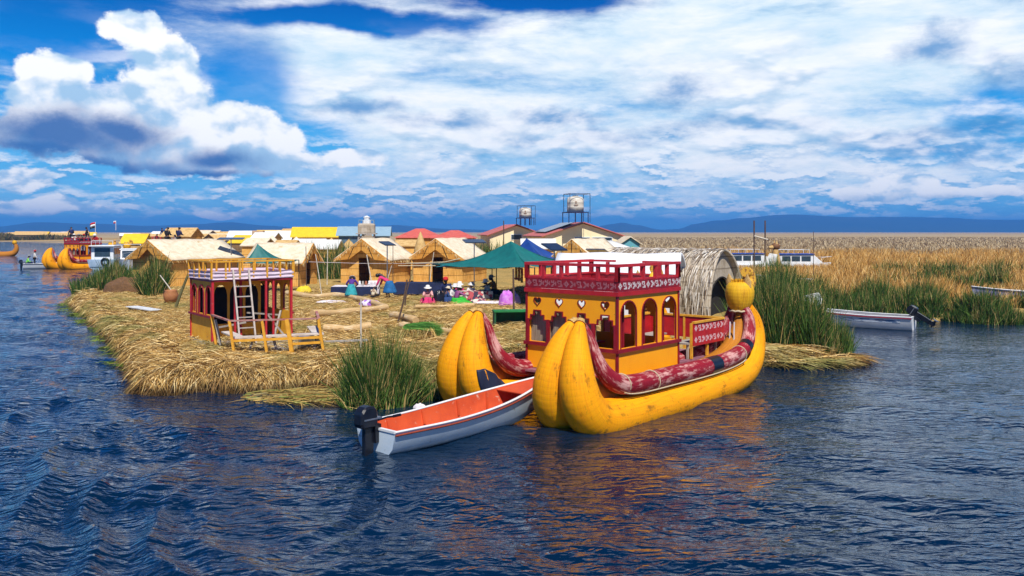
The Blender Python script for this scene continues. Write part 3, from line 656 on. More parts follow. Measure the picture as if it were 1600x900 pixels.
m_blind = pm('grey reed blind', (.40, .34, .26), (.16, .12, .08), 3, .9, (1, 28, 1), bmp=.4)
def reed_ferry():
    T = empty('reed_boat', (1.2, 17.6, 0), math.radians(49.5), 'big twin hulled yellow reed boat with heart windowed cabin, moored nearest the camera', 'reed boat')
    hull(T, 0, 0); hull(T, 3.1, .3)
    mb = MB()
    for i in range(22): mb.box((1.55+i*.25, 1.55, .76+.004*(i % 3)), (.235, 2.9, .05))
    mb.build('deck', m_mauve, T)
    x0, x1, y0, y1 = 1.7, 4.34, 0.0, 2.56; zb, zs, zr = .80, 1.375, 2.58; th = .035
    LW, FW = y1-y0, x1-x0
    bay = LW/4; lv = [(.285, 1.93), (.20, 2.04), (.105, 2.15)]
    # left (bow facing) wall with hearts and stepped windows
    for nm, ox, sgn in (('bow_wall', x0, 1), ('stern_wall', x1, -1)):
        o = (ox, y1, 0) if sgn == 1 else (ox, y0, 0); ex = (0, -sgn, 0); nr = (-sgn, 0, 0)
        mb = MB(); ops = []
        for i in range(4):
            c = bay*(i+.5); ops += [steps(c, zs+.05, lv), heart(c, 2.37, .115)]
        panel(mb, LW, zb, zr, ops, o, ex, th); wl = mb.build(nm, m_yp, T)
        mb = MB()
        for i in range(4):
            c = bay*(i+.5); frame_strip(mb, steps_line(c, zs+.05, lv), o, ex, nr, .028, .03); frame_strip(mb, heart_line(c, 2.37, .115), o, ex, nr, .014, .02)
        mb.build('window_trim', m_mar, wl)
        mb = MB()
        for i in range(5):
            p = Vector(o)+Vector(ex)*min(max(bay*i, .04), LW-.04); mb.bar(p+Vector((0, 0, zs))+Vector(nr)*.014, p+Vector((0, 0, 1.95))+Vector(nr)*.014, .07, .05, up=(1, 0, 0))
        mb.each('mullion', m_mar, wl)
    for nm, oy, sgn in (('side_wall', y0, 1), ('side_wall', y1, -1)):
        o = (x0, oy, 0) if sgn == 1 else (x1, oy, 0); ex = (sgn, 0, 0); nr = (0, -sgn, 0); b3 = FW/3
        mb = MB(); panel(mb, FW, zb, zr, [arch(b3*i+.12, b3*(i+1)-.12, zs+.05, 2.16, 2.46) for i in range(3)], o, ex, th); wl = mb.build(nm, m_yp, T)
        mb = MB()
        for i in range(3): frame_strip(mb, arch_line(b3*i+.12, b3*(i+1)-.12, zs+.05, 2.16, 2.46), o, ex, nr, .03, .03)
        mb.build('arch_trim', m_mar, wl)
        mb = MB()
        for i in range(3):
            for u, v in ((.17, .55), ):
                p = Vector(o)+Vector(ex)*(b3*i+b3-.22)-Vector(nr)*.3; mb.bar(p+Vector((0, 0, .8)), p+Vector((0, 0, zr)), .06)
        mb.each('inner_post', m_mar, wl)
    for k in range(3):
        mb = MB(); mb.box((x0+.14, y1-bay*(k+.5), 1.80), (.02, .60, .86)); mb.build('reed_blind', m_blind, T)
    mb = MB()   # sill rail round the cabin
    for a, b in (((x0-.03, y0-.03), (x1+.03, y0-.03)), ((x0-.03, y1+.03), (x1+.03, y1+.03)), ((x0-.03, y0-.062), (x0-.03, y1+.062)), ((x1+.03, y0-.062), (x1+.03, y1+.062))):
        mb.bar((*a, zs), (*b, zs), .06, .075)
    mb.build('sill_rail', m_mar, T)
    mb = MB()
    for a in ((x0, y0), (x1, y0), (x0, y1), (x1, y1)): mb.bar((a[0], a[1], zb+.003), (a[0], a[1], zr), .05)
    mb.each('corner_post', m_mar, T)
    mb = MB(); mb.box(((x0+x1)/2, (y0+y1)/2, zr+.03), (FW-.05, LW-.05, .05)); mb.build('cabin_roof', m_cloth_w, T)
    for z0, z1, m, e, nm in ((zr, zr+.095, m_red, .05, 'roof_fascia'), (zr+.1, zr+.34, m_mar, .03, 'frieze_board')):
        mb = MB(); zc = (z0+z1)/2; hh = z1-z0
        mb.box(((x0+x1)/2, y0-e/2, zc), (FW+2*e, e, hh)); mb.box(((x0+x1)/2, y1+e/2, zc), (FW+2*e, e, hh))
        mb.box((x0-e/2, (y0+y1)/2, zc), (e, LW, hh)); mb.box((x1+e/2, (y0+y1)/2, zc), (e, LW, hh)); fb = mb.build(nm, m, T)
    g1 = MB(); glyphs(g1, 0, FW+.06, zr+.22, .15, (x0-.03, y0-.03, 0), (1, 0, 0), (0, -1, 0)); g1.build('glyph_border', pm('white glyph paint', (.66, .58, .58), (.5, .42, .42), 9, .7), fb)
    g1 = MB(); glyphs(g1, 0, LW, zr+.22, .15, (x0-.03, y1, 0), (0, -1, 0), (-1, 0, 0)); g1.build('glyph_border', pm('faded pink glyph paint', (.36, .12, .14), (.28, .08, .1), 9, .7), fb)
    mb = MB(); zt = 3.25; zf = zr+.34
    cs = [(x0, y0), (x1, y0), (x1, y1), (x0, y1)]
    for i in range(4):
        a, b = Vector((*cs[i], 0)), Vector((*cs[(i+1) % 4], 0)); n = 5
        for k in range(n+1):
            if i == 1 and k == 3: continue
            p = a.lerp(b, k/n); mb.bar((p.x, p.y, zf-.02), (p.x, p.y, zt-.03), .09 if k in (0, n) else .075)
    mb.each('rail_post', m_redrail, T)
    mb = MB()
    for i in range(4):
        a, b = Vector((*cs[i], 0)), Vector((*cs[(i+1) % 4], 0)); d = (b-a).normalized()
        if i % 2 == 0: a -= d*.04; b += d*.04
        else: a += d*.04; b -= d*.04
        if i == 1:
            mb.bar((a.x, a.y, zt), (a.x, a.y+.95, zt), .08, .05); mb.bar((b.x, b.y, zt), (b.x, b.y-.7, zt), .08, .05)
        else: mb.bar((a.x, a.y, zt), (b.x, b.y, zt), .10, .065)
        mb.bar((a.x, a.y, zf+.02), (b.x, b.y, zf+.02), .05, .04)
    mb.build('top_rail', m_redrail, T)
    # seats inside
    mb = MB(); mb.box((3.0, 2.2, 1.2), (2.3, .4, .05)); mb.box((3.0, 2.36, 1.6), (2.3, .04, .5)); mb.box((3.0, .45, 1.2), (2.0, .36, .05)); mb.box((3.0, .45, .99), (1.9, .3, .36)); mb.build('bench', m_red, T)
    # open seat on the after deck
    mb = MB()
    P = [((5.3, .12), (6.95, .12)), ((4.62, 2.35), (6.95, 2.35)), ((6.95, .12), (6.95, 2.35))]
    for (a, b) in P:
        a = Vector((*a, 0)); b = Vector((*b, 0)); mb.bar((a.x, a.y, 1.40), (b.x, b.y, 1.40), .03, .56)
    st = mb.build('seat_back', m_red, T)
    g1 = MB(); ln = 1.6
    for zc in (1.56, 1.27): glyphs(g1, 0, ln, zc, .15, (5.32, .105, 0), (1, 0, 0), (0, -1, 0))
    g1.build('glyph_border', pm('pale glyph paint', (.72, .50, .50), (.55, .34, .36), 9, .7), st)
    mb = MB()
    for (a, b) in P:
        mb.bar((*a, 1.71), (*b, 1.71), .08, .05)
        for k in range(3):
            p = Vector((*a, 0)).lerp(Vector((*b, 0)), k/2); mb.bar((p.x+.001, p.y+.05, .80), (p.x+.001, p.y+.05, 1.69), .06)
    mb.build('seat_frame', m_ypost, T)
    mb = MB(); mb.box((6.0, .42, 1.18), (1.7, .45, .04)); mb.box((6.0, 2.0, 1.18), (1.7, .45, .04))
    for x in (5.25, 6.75):
        for y in (.25, .6, 1.85, 2.2): mb.bar((x, y, .79), (x, y, 1.16), .05)
    mb.build('seat', m_grey, T)
    # reed figure on the stern of the nearer hull
    for y0_, dt, big in ((0, 0, 1), (3.1, .3, 0)):
        c = Vector((7.66+dt, y0_, 1.84)); pf = [(.17, 0), (.25, .03), (.30, .10), (.37, .24), (.415, .42), (.42, .56), (.38, .70), (.30, .78), (.18, .83), (.01, .85)]
        mb = MB(); mb.lathe([(r*.92, z) for r, z in pf], c, 22); hd = mb.build('puma_head', m_head, T)
        mb = MB(); mb.tube([c+Vector((.27*math.cos(2*PI*k/20), .27*math.sin(2*PI*k/20), .02+.01*math.sin(k*3))) for k in range(21)], .03, 6); mb.build('neck_binding', m_rope, hd)
        for s in (-1, 1):
            mb = MB(); mb.tube([c+Vector((-.06, s*.22, .68)), c+Vector((-.08, s*.26, .84)), c+Vector((-.10, s*.27, 1.02))], [.15, .11, .01], 10, flat=.5, up=(1, 0, 0)); mb.build('ear', m_bcut, hd)
        tn = 260; ta = rng.uniform(0, 6.28, tn); tr_ = .22*np.sqrt(rng.random(tn)); blades('crown_tuft', np.stack([c.x+tr_*np.cos(ta), c.y+tr_*np.sin(ta), np.full(tn, c.z+.78)], 1), unit(np.stack([np.cos(ta)*.5, np.sin(ta)*.5, np.ones(tn)], 1)), rng.uniform(.05, .14, tn), .03, .1, m_head, hd)
        mb = MB(); q = [c+Vector(v) for v in ((.2, -.0, .55), (.42, 0, .66), (.58, 0, .82), (.52, 0, 1.0), (.36, 0, 1.06))]
        mb.tube(spline(q, 5), [.24-.10*k/20 for k in range(21)], 12, up=(0, 1, 0)); mb.build('muzzle', pm('spotted reed muzzle', (.66, .36, .03), (.26, .10, .02), 14, .8, lo=.52, hi=.56, bmp=.4), hd)
    mb = MB()
    for s in (0, .12): mb.bar((7.1, -.1+s, 1.0), (7.13, -.1+s, 1.6), .025)
    mb.build('mooring_peg', m_white, T)
    return T
ferry = reed_ferry()
FM = Matrix.Translation((1.2, 17.6, 0)) @ Matrix.Rotation(math.radians(49.5), 4, 'Z')

def tarp():
    o = empty('tarpaulin', FM @ Vector((1.0, 2.6, .1)), math.radians(49.5), 'dark blue black tarpaulin draped over the inner flank of the far bow', 'tarpaulin')
    mb = MB()
    def fn(u, v):
        k = 23+u*18; i = int(k); i = min(i, len(HULL)-2); p = HULL[i].lerp(HULL[i+1], k-i); d = Vector((HULL[i+1][0]-HULL[i][0], 0, HULL[i+1][1]-HULL[i][1])).normalized(); n = Vector((-d.z, 0, d.x))
        h = 1-abs(2*min(1, u*1.05)-1)**1.5; a = math.radians(-40+(30+85*h)*v); r = p[2]+.02+.02*math.sin(u*12+v*6)
        q = Vector((p[0]+.3, 3.1-p[3], p[1]))+Vector((0, -1, 0))*r*math.cos(a)+n*r*math.sin(a); return q-Vector((1.0, 2.6, .1))
    mb.sheet(fn, 24, 12); mb.build('cloth', m_navy, o, solid=.012)
tarp()
def roof_bits():
    for (x, y, sx, sy, sz, m, lab) in ((2.5, 1.2, .9, .5, .16, pm('faded denim', (.10, .14, .24), (.05, .07, .14), 6, .9, bmp=.5), 'crumpled blue denim clothes lying on the cabin roof of the big boat'),
                            (3.7, .75, .5, .4, .22, m_cloth_w, 'folded white blanket on the cabin roof of the big boat'),
                            (4.0, .5, .22, .22, .36, pm('yellow sack', (.85, .5, .02), (.7, .36, .01), 5, .7), 'small upright yellow sack behind the roof rail of the big boat')):
        mb = MB(); p = FM @ Vector((x, y, 2.64))
        mb.sheet(lambda u, v: ((u-.5)*sx, (v-.5)*sy, sz*max(0, (math.sin(PI*u)*math.sin(PI*v)))**.35*(1+.35*mnoise.noise(Vector((u*5+x, v*5, 2)))))if 0 < u < 1 and 0 < v < 1 else ((u-.5)*sx, (v-.5)*sy, 0), 14, 12)
        o = mb.build('sack' if 'sack' in lab else 'blanket' if 'blanket' in lab else 'clothes_heap', m); o.location = p; o.rotation_euler.z = .8; tag(o, lab, 'sack' if 'sack' in lab else 'cloth')
roof_bits()

# ---------------------------------------------------------------- skiffs
def skiff(name, loc, rz, L, B, Hh, mo, mi, mg, label, motor=0, stripe=None, seats=(.0, .35), sheer=.3, bowH=.35, roll=0):
    """x runs from transom (0) to bow (L)"""
    T = empty(name, loc, rz, label, 'rowing boat')
    if roll: T.rotation_euler.x = roll
    n = 26
    def half(u): return B/2*(1-max(0, (u-.42)/.58)**2.1)*(.86+.14*min(1, u*3))+.012
    def zt(u): return Hh+bowH*max(0, u-.2)**1.8*1.4
    def zb(u): return -.12+(bowH+.42)*max(0, u-.62)**1.9*2.6
    xs = [i/n for i in range(n+1)]
    def sec(u, ins=0.0):
        h = max(.006, half(u)-ins); t = zt(u); b = zb(u)+ins*1.2; x = u*L+.28*max(0, u-.8)*0
        rk = .25*u*u
        return [(x+rk*0.2, 0, b), (x+rk*.3, h*.62, b+.03), (x+rk*.6, h*.86, b+(t-b)*.35), (x+rk, h, t)]
    def skin(ins):
        V = []; Fc = []
        for u in xs:
            s = sec(u, ins); V += [(p[0], -p[1], p[2]) for p in reversed(s[1:])]+s
        k = 7
        for i in range(n):
            for j in range(k-1): Fc.append((i*k+j, (i+1)*k+j, (i+1)*k+j+1, i*k+j+1))
        return V, Fc, k
    V, Fc, k = skin(0); mb = MB(); mb.add(V, Fc, smooth=True); mb.add(V[:k], [tuple(range(k))]); hl = mb.build('hull', mo, T)
    if stripe:
        mb = MB()
        for s in (-1, 1):
            pts = [(sec(u)[3], sec(u)[2]) for u in xs]; vs = []
            for a, b in pts:
                for q in (.30, .62): vs.append((a[0]*(1-q)+b[0]*q, s*((a[1]*(1-q)+b[1]*q)+.006), a[2]*(1-q)+b[2]*q))
            mb.add(vs, [(2*i, 2*i+1, 2*i+3, 2*i+2) for i in range(2, n-4)])
        mb.build('side_stripe', stripe, hl)
    V, Fc, k = skin(.035); mb = MB(); mb.add(V, [tuple(reversed(f)) for f in Fc], smooth=True); mb.add([(x+.035, y, z) for x, y, z in V[:k]], [tuple(range(k))]); mb.build('inner_hull', mi, T)
    mb = MB()
    for s in (-1, 1): mb.tube([(sec(u)[3][0], s*(sec(u)[3][1]-.012), sec(u)[3][2]+.012) for u in xs], .034, 8, flat=.6)
    mb.bar((.02, -half(0)-.0, zt(0)+.01), (.02, half(0), zt(0)+.01), .07, .04); gw = mb.build('gunwale', mg[0], T)
    mb = MB()
    for s in (-1, 1): mb.tube([(sec(u)[3][0], s*(sec(u)[3][1]+.014), sec(u)[3][2]-.045) for u in xs], .02, 6)
    mb.build('rub_strake', mg[1], gw)
    mb = MB()
    for i in (4, 9, 14, 18):
        u = xs[i]; s_ = sec(u, .05)
        for s in (-1, 1): mb.bar((s_[2][0], s*s_[2][1], s_[2][2]), (s_[3][0], s*s_[3][1], s_[3][2]-.02), .05, .03)
    mb.each('rib', mi, T)
    for u in seats:
        h = half(u+.04)*.93; mb = MB(); z = Hh*.72 if u < .6 else zt(u)-.04
        if u < .6: mb.box((u*L+.16, 0, z), (.26, 2*h, .035))
        else:
            us = [u, (u+1)/2, .985]; vs = []
            for q in us: vs += [(q*L+.2*q, -half(q)+.03, zt(q)-.03), (q*L+.2*q, half(q)-.03, zt(q)-.03)]
            mb.add(vs, [(0, 2, 3, 1), (2, 4, 5, 3)])
        mb.build('thwart', mi, T, solid=.0 if u < .6 else .02)
    if motor:
        M_ = empty('outboard_motor', (0, 0, 0)); M_.parent = T; M_.location = (-.05, 0, zt(0)); M_.rotation_euler = (0, motor if motor != 1 else 0, 0)
        mb = MB(); prof = [(-.13, .05), (-.15, .12), (-.14, .33), (-.10, .42), (.02, .45), (.16, .43), (.23, .34), (.24, .14), (.2, .05)]
        mb.prism([(-x, z) for x, z in prof], (-.12, .13, 0), (1, 0, 0), (0, 0, 1), (0, -.26, 0)); mb.build('cowl', m_black, M_, bevel=.035)
        mb = MB(); mb.box((-.10, 0, .215), (.40, .268, .028)); mb.build('cowl_stripe', m_steel, M_)
        mb = MB(); mb.prism([(-.22, .05), (.0, .05), (-.03, -.5), (-.06, -.78), (-.2, -.78), (-.22, -.4)], (0, .05, 0), (1, 0, 0), (0, 0, 1), (0, -.10, 0)); mb.box((-.16, 0, -.55), (.34, .2, .02)); mb.tube([(-.28, 0, -.70), (.02, 0, -.70)], [.05, .03], 10)
        mb.build('drive_leg', m_black, M_, bevel=.012)
        mb = MB()
        for a in (0, 2.09, 4.19): mb.box((-.31, .07*math.cos(a), -.70+.07*math.sin(a)), (.02, .10, .13), rx=a+.3)
        mb.build('propeller', m_steel, M_)
        mb = MB(); mb.prism([(-.04, .12), (.1, .10), (.1, -.22), (-.02, -.24)], (0, .11, 0), (1, 0, 0), (0, 0, 1), (0, -.22, 0)); mb.build('clamp', m_black, M_)
        mb = MB(); mb.tube([(.06, 0, .14), (.35, .02, .16), (.5, .03, .15)], .02, 8); mb.tube([(.5, .03, .15), (.68, .04, .15)], .028, 8); mb.build('tiller', m_black, M_)
    return T
m_sk_o = pm('scuffed pale blue white paint', (.62, .72, .80), (.52, .63, .73), 1.6, .45, (1, 1, 3), bmp=.1, dirt=(3.2, .60, (.30, .32, .30)))
m_sk_i = pm('worn orange red paint', (.62, .085, .02), (.50, .055, .012), 2.5, .6, bmp=.12, dirt=(5, .60, (.62, .35, .25)))
p0 = G(577, 716, 0.0); p1 = G(838, 640, 0.0)
dv = Vector((p1.x-p0.x, p1.y-p0.y)); 
st = G(590, 712, 0)
skiff('rowing_boat', (-2.5, 15.8, .04), math.atan2(3.6, 3.3), 4.75, 1.28, .36, m_sk_o, m_sk_i, (m_white, pm('brown red trim', (.30, .05, .02), (.2, .03, .015), 6)), 'pale blue open rowing boat with orange red inside and black outboard motor, nearest the camera', 1, seats=(.0, .74), bowH=.42)
# ---------------------------------------------------------------- superstructure set down on the island
m_lad = pm('bleached ladder wood', (.50, .44, .40), (.34, .28, .24), 5, .8, bmp=.2)
def ground_cabin():
    th0 = math.radians(37); o0 = Vector((-9.5, 27.4, .42))
    T = empty('boat_cabin', o0, th0, 'red and yellow two storey boat cabin with white ladder, standing ashore on the straw', 'boat cabin')
    Lx, Ly = 2.62, 2.2; zb, zs, zr, zf, zt = .06, .86, 1.98, 2.3, 2.62; th = .03
    R = math.radians(-18); ux = Vector((math.cos(R), math.sin(R), 0)); uy = Vector((-ux.y, ux.x, 0))    # platform lies slightly askew
    mb = MB()
    for i in range(9): mb.bar(Vector((.35, -2.55, .0+.004*(i % 2)))+uy*(.3*i), Vector((.35, -2.55, .004*(i % 2)))+ux*3.1+uy*(.3*i), .27, .05, up=(0, 0, 1))
    mb.box((1.3, 1.0, .0), (3.1, 2.7, .08)); mb.build('platform', m_grey, T)
    for nm, ox, s in (('side_wall', 0, 1), ('side_wall', Lx, -1)):
        o = (ox, Ly if s == 1 else 0, 0); ex = (0, -s, 0); nr = (-s, 0, 0); b = Ly/3
        mb = MB(); panel(mb, Ly, zb, zr, [arch(b*i+.12, b*(i+1)-.1, zs+.06, 1.55, 1.84) for i in range(3)], o, ex, th); wl = mb.build(nm, m_yo, T)
        mb = MB()
        for i in range(3): frame_strip(mb, arch_line(b*i+.12, b*(i+1)-.1, zs+.06, 1.55, 1.84), o, ex, nr, .04, .06)
        mb.build('arch_trim', m_mar, wl)
    o = (Lx, Ly, 0); b = Lx/4
    mb = MB(); panel(mb, Lx, zb, zr, [arch(b*i+.1, b*(i+1)-.1, zs+.06, 1.5, 1.82) for i in range(4)], o, (-1, 0, 0), th); wl = mb.build('back_wall_or_shade_panel', m_yo, T)
    mb = MB()
    for i in range(4): frame_strip(mb, arch_line(b*i+.1, b*(i+1)-.1, zs+.06, 1.5, 1.82), (Lx, Ly-.05, 0), (-1, 0, 0), (0, -1, 0), .04, .03)
    mb.build('arch_trim', m_mar, wl)
    mb = MB()
    for x in (0, .72, 1.75, 2.0, Lx): mb.bar((x, 0, .04), (x, 0, zr), .075 if x in (0, Lx) else .06)
    for x, y in ((.0, Ly), (Lx, Ly), (1.3, 1.1)): mb.bar((x, y, .04), (x, y, zr), .07)
    mb.each('post', m_redrail, T)
    mb = MB(); panel(mb, 1.7, zb, zr-.03, [arch(.1+.53*i, .55+.53*i, .5, 1.45, 1.8) for i in range(3)], (.35, 1.25, 0), (1, 0, 0), .03); mb.build('inner_wall', m_yo, T)
    mb = MB(); mb.sheet(lambda u, v: (.1+2.4*u, 1.9+.05*math.sin(u*15), 1.7-1.62*v), 20, 4); mb.build('shade_backing', m_dark, T, solid=.01)  # dark sheet added behind the inner wall, its colour stands for interior shade
    mb = MB()
    for a, b in (((2.1, .2, .05), (2.5, .6, .9)), ((2.5, .2, .05), (2.0, .5, .8)), ((.3, .3, .5), (1.2, .35, .6)), ((1.3, .5, .9), (2.5, .6, .75))): mb.bar(a, b, .06, .05)
    mb.each('loose_plank', m_grey, T)
    mb = MB(); mb.bar((-.05, -.02, zs), (-.05, Ly+.05, zs), .08, .06); mb.bar((Lx+.05, -.02, zs), (Lx+.05, Ly+.05, zs), .08, .06); mb.bar((0, Ly, zs), (Lx, Ly, zs), .12, .06); mb.build('sill_rail', m_mar, T)
    mb = MB()
    for x in (0, Lx): mb.box((x, Ly/2, zr+.03), (.09, Ly, .06))
    for y in (-.001, Ly): mb.box((Lx/2, y, zr+.03), (Lx+.09, .09, .06))
    mb.box((Lx/2, Ly/2, zr+.02), (Lx-.1, Ly-.1, .03)); mb.build('upper_floor', m_mar, T)
    # pale cloth swathed round the top deck
    mb = MB(); C = [(-.05, Ly+.05), (-.05, -.05), (Lx+.05, -.05), (Lx+.05, Ly+.05), (-.05, Ly+.05)]; Ls = [0, Ly+.1, Ly+Lx+.2, 2*Ly+Lx+.3, 2*Ly+2*Lx+.4]
    def cl(u, v):
        d = u*Ls[-1]
        for i in range(4):
            if d <= Ls[i+1]+1e-6: t = (d-Ls[i])/(Ls[i+1]-Ls[i]); break
        a, b = Vector(C[i]), Vector(C[i+1]); p = a.lerp(b, t); n = Vector(((b-a).y, -(b-a).x)).normalized()*-1
        sag = .05*math.sin(t*PI*2)**2; w = .018*math.sin(v*13+t*3)+.01*math.sin(d*9)
        p = p-n*(.02+w); z = zf+.02-(zf-zr-.05)*v-sag*(1-v)*(.6 if i == 1 else .2)
        if i == 1 and .36 < t < .62: z = z-.0
        return (p.x, p.y, z)
    mb.sheet(cl, 96, 12); mb.build('swathed_cloth', pm('lilac white cloth', (.70, .60, .68), (.52, .38, .50), 2, .9, (1, 1, 9), bmp=.5, dist=.05), T)
    mb = MB()
    for i in range(4):
        a, b = Vector(C[i]), Vector(C[i+1]); n = 6 if i % 2 else 4
        for k in range(n):
            p = a.lerp(b, k/n); w = .09 if k % 2 == 0 else .06; mb.bar((p.x, p.y, zr+.1), (p.x, p.y, zt-.03), w, .05, up=(0, 1, 0) if i % 2 == 0 else (1, 0, 0))
    mb.each('rail_post', m_ypost, T)
    mb = MB()
    for i in range(4): mb.bar((*C[i], zt+.003*(i % 2)), (*C[i+1], zt+.003*(i % 2)), .09, .05)
    mb.build('top_rail', m_ypost, T)
    # ladder
    ld = empty('ladder', o0, th0, 'pale wooden ladder leaning against the cabin front, up to its top deck', 'ladder')
    a0, a1 = Vector((.10+.35, -1.25, .02)), Vector((.62, -.10, 2.36)); b0, b1 = a0+Vector((.50, -.02, 0)), a1+Vector((.52, .02, 0))
    mb = MB(); mb.bar(a0, a1, .05, .07); mb.bar(b0, b1, .05, .07); mb.each('ladder_rail', m_lad, ld)
    mb = MB()
    for k in range(7): t = .10+k*.135; mb.bar(a0.lerp(a1, t), b0.lerp(b1, t), .07, .03)
    mb.each('rung', m_lad, ld)
    # railed bench in front
    bn = empty('railed_bench', (0, 0, .42), 0, 'rough U shaped bench of yellow posts and red rail in front of the ladder', 'bench')
    P = [Vector((-9.1, 26.6, 0)), Vector((-7.95, 24.75, 0)), Vector((-5.55, 25.45, 0)), Vector((-6.1, 27.6, 0))]
    lean = [Vector((.0, .0, 0)), Vector((-.2, -.05, 0)), Vector((-.22, .0, 0)), Vector((-.1, 0, 0))]
    top = 1.02
    mb = MB()
    ps = [P[0], P[1], P[1].lerp(P[2], .36), P[1].lerp(P[2], .64), P[2], P[3]]
    for i, p in enumerate(ps): mb.bar((p.x, p.y, .03), (p.x-.16, p.y+.05, top), .07 if i != 3 else .11)
    mb.each('post', m_ypost, bn)
    mb = MB(); q = [p+Vector((-.16, .05, top)) for p in P]
    for a, b in zip(q[:-1], q[1:]): mb.bar(a, b, .08, .045)
    mb.each('top_rail', pm('dull red rail', (.34, .07, .06), (.42, .30, .26), 3, .7, bmp=.2), bn)
    mb = MB(); a, b = P[1]+Vector((-.05, .22, .52)), P[2]+Vector((-.05, .22, .56)); mb.bar(a, b, .34, .04); a, b = P[0]+Vector((.3, 0, .5)), P[1]+Vector((.15, .2, .5)); mb.bar(a, b, .3, .04); a, b = P[3]+Vector((-.3, 0, .55)), P[2]+Vector((-.25, .3, .55)); mb.bar(a, b, .3, .04); mb.each('seat_plank', pm('sun bleached plank', (.66, .60, .56), (.46, .38, .32), 3, .8, bmp=.3), bn)
    mb = MB(); mb.bar(P[1]+Vector((-.08, .0, .45)), P[2]+Vector((-.1, 0, .47)), .04, .07); mb.bar(P[1].lerp(P[2], .64)+Vector((-.08, 0, .3)), P[2]+Vector((-.1, 0, .32)), .04, .07); mb.bar(P[1].lerp(P[2], .4)+Vector((0, -.06, .06)), P[1].lerp(P[2], .62)+Vector((0, -.06, .06)), .05, .08); mb.each('brace', m_ypost, bn)
    mb = MB()
    for t, dx in ((.12, .3), (.45, -.3), (.85, .35)): p = P[1].lerp(P[2], t); mb.bar(p+Vector((0, .25, .03)), p+Vector((dx*.5, .3, .5)), .06)
    mb.bar(P[0]+Vector((.25, -.3, .03)), P[0]+Vector((.05, -.25, .9)), .06); mb.each('leg', m_grey, bn)
    bk = empty('metal_drum', (-6.25, 26.3, .46), 0, 'short dented grey metal drum under the right end of the bench', 'drum')
    mb = MB(); mb.lathe([(.01, 0), (.24, 0), (.25, .02), (.24, .15), (.25, .17), (.24, .32), (.25, .34), (.25, .36), (.22, .35), (.01, .35)], (0, 0, 0), 20); mb.build('shell', m_steel, bk)
ground_cabin()

# ---------------------------------------------------------------- huts
def wallmat(name, c1, c2, c3):
    m, nt, bs = NT(name); v = mapping(nt, (34, 34, 1.2)); f = nz(nt, v, 1, 4, .6); v2 = mapping(nt, (.9, .9, 2.2)); g = nz(nt, v2, 1, 5, .65)
    wv = nt.nodes.new('ShaderNodeTexWave'); wv.bands_direction = 'Z'; wv.inputs['Scale'].default_value = .62; wv.inputs['Distortion'].default_value = .6; nt.links.new(mapping(nt, (1, 1, 1)), wv.inputs['Vector'])
    c = ramp(nt, mth(nt, 'ADD', mth(nt, 'MULTIPLY', f, .65), mth(nt, 'MULTIPLY', g, .35)), [(.34, c2), (.5, c1), (.68, c3)])
    c = mixc(nt, mth(nt, 'MULTIPLY', ramp(nt, wv.outputs['Fac'], [(.0, (1, 1, 1)), (.06, (0, 0, 0))]), .6), c, tuple(x*.5 for x in c2))
    nt.links.new(c, bs.inputs['Base Color']); bs.inputs['Roughness'].default_value = .85; bs.inputs['Specular IOR Level'].default_value = .15; bump(nt, bs, f, .5, .02); return m
m_wall = wallmat('reed wall', (.78, .42, .10), (.34, .14, .03), (.88, .58, .22))
m_gable = wallmat('orange reed gable', (.68, .32, .06), (.34, .13, .02), (.80, .46, .12))
m_thatch = pm('sun bleached thatch', (.78, .69, .54), (.62, .50, .34), 3, .9, (1, 1, 1), bmp=.5, dirt=(2.2, .60, (.50, .36, .18)), dist=.04)
m_thatch2 = pm('tan thatch', (.66, .46, .20), (.48, .28, .09), 3, .9, bmp=.5, dirt=(3, .6, (.36, .22, .08)), dist=.04)
m_roofw = pm('whitish roof sheet', (.80, .80, .78), (.66, .66, .64), 2, .7, bmp=.2, dirt=(3, .62, (.5, .46, .4)))
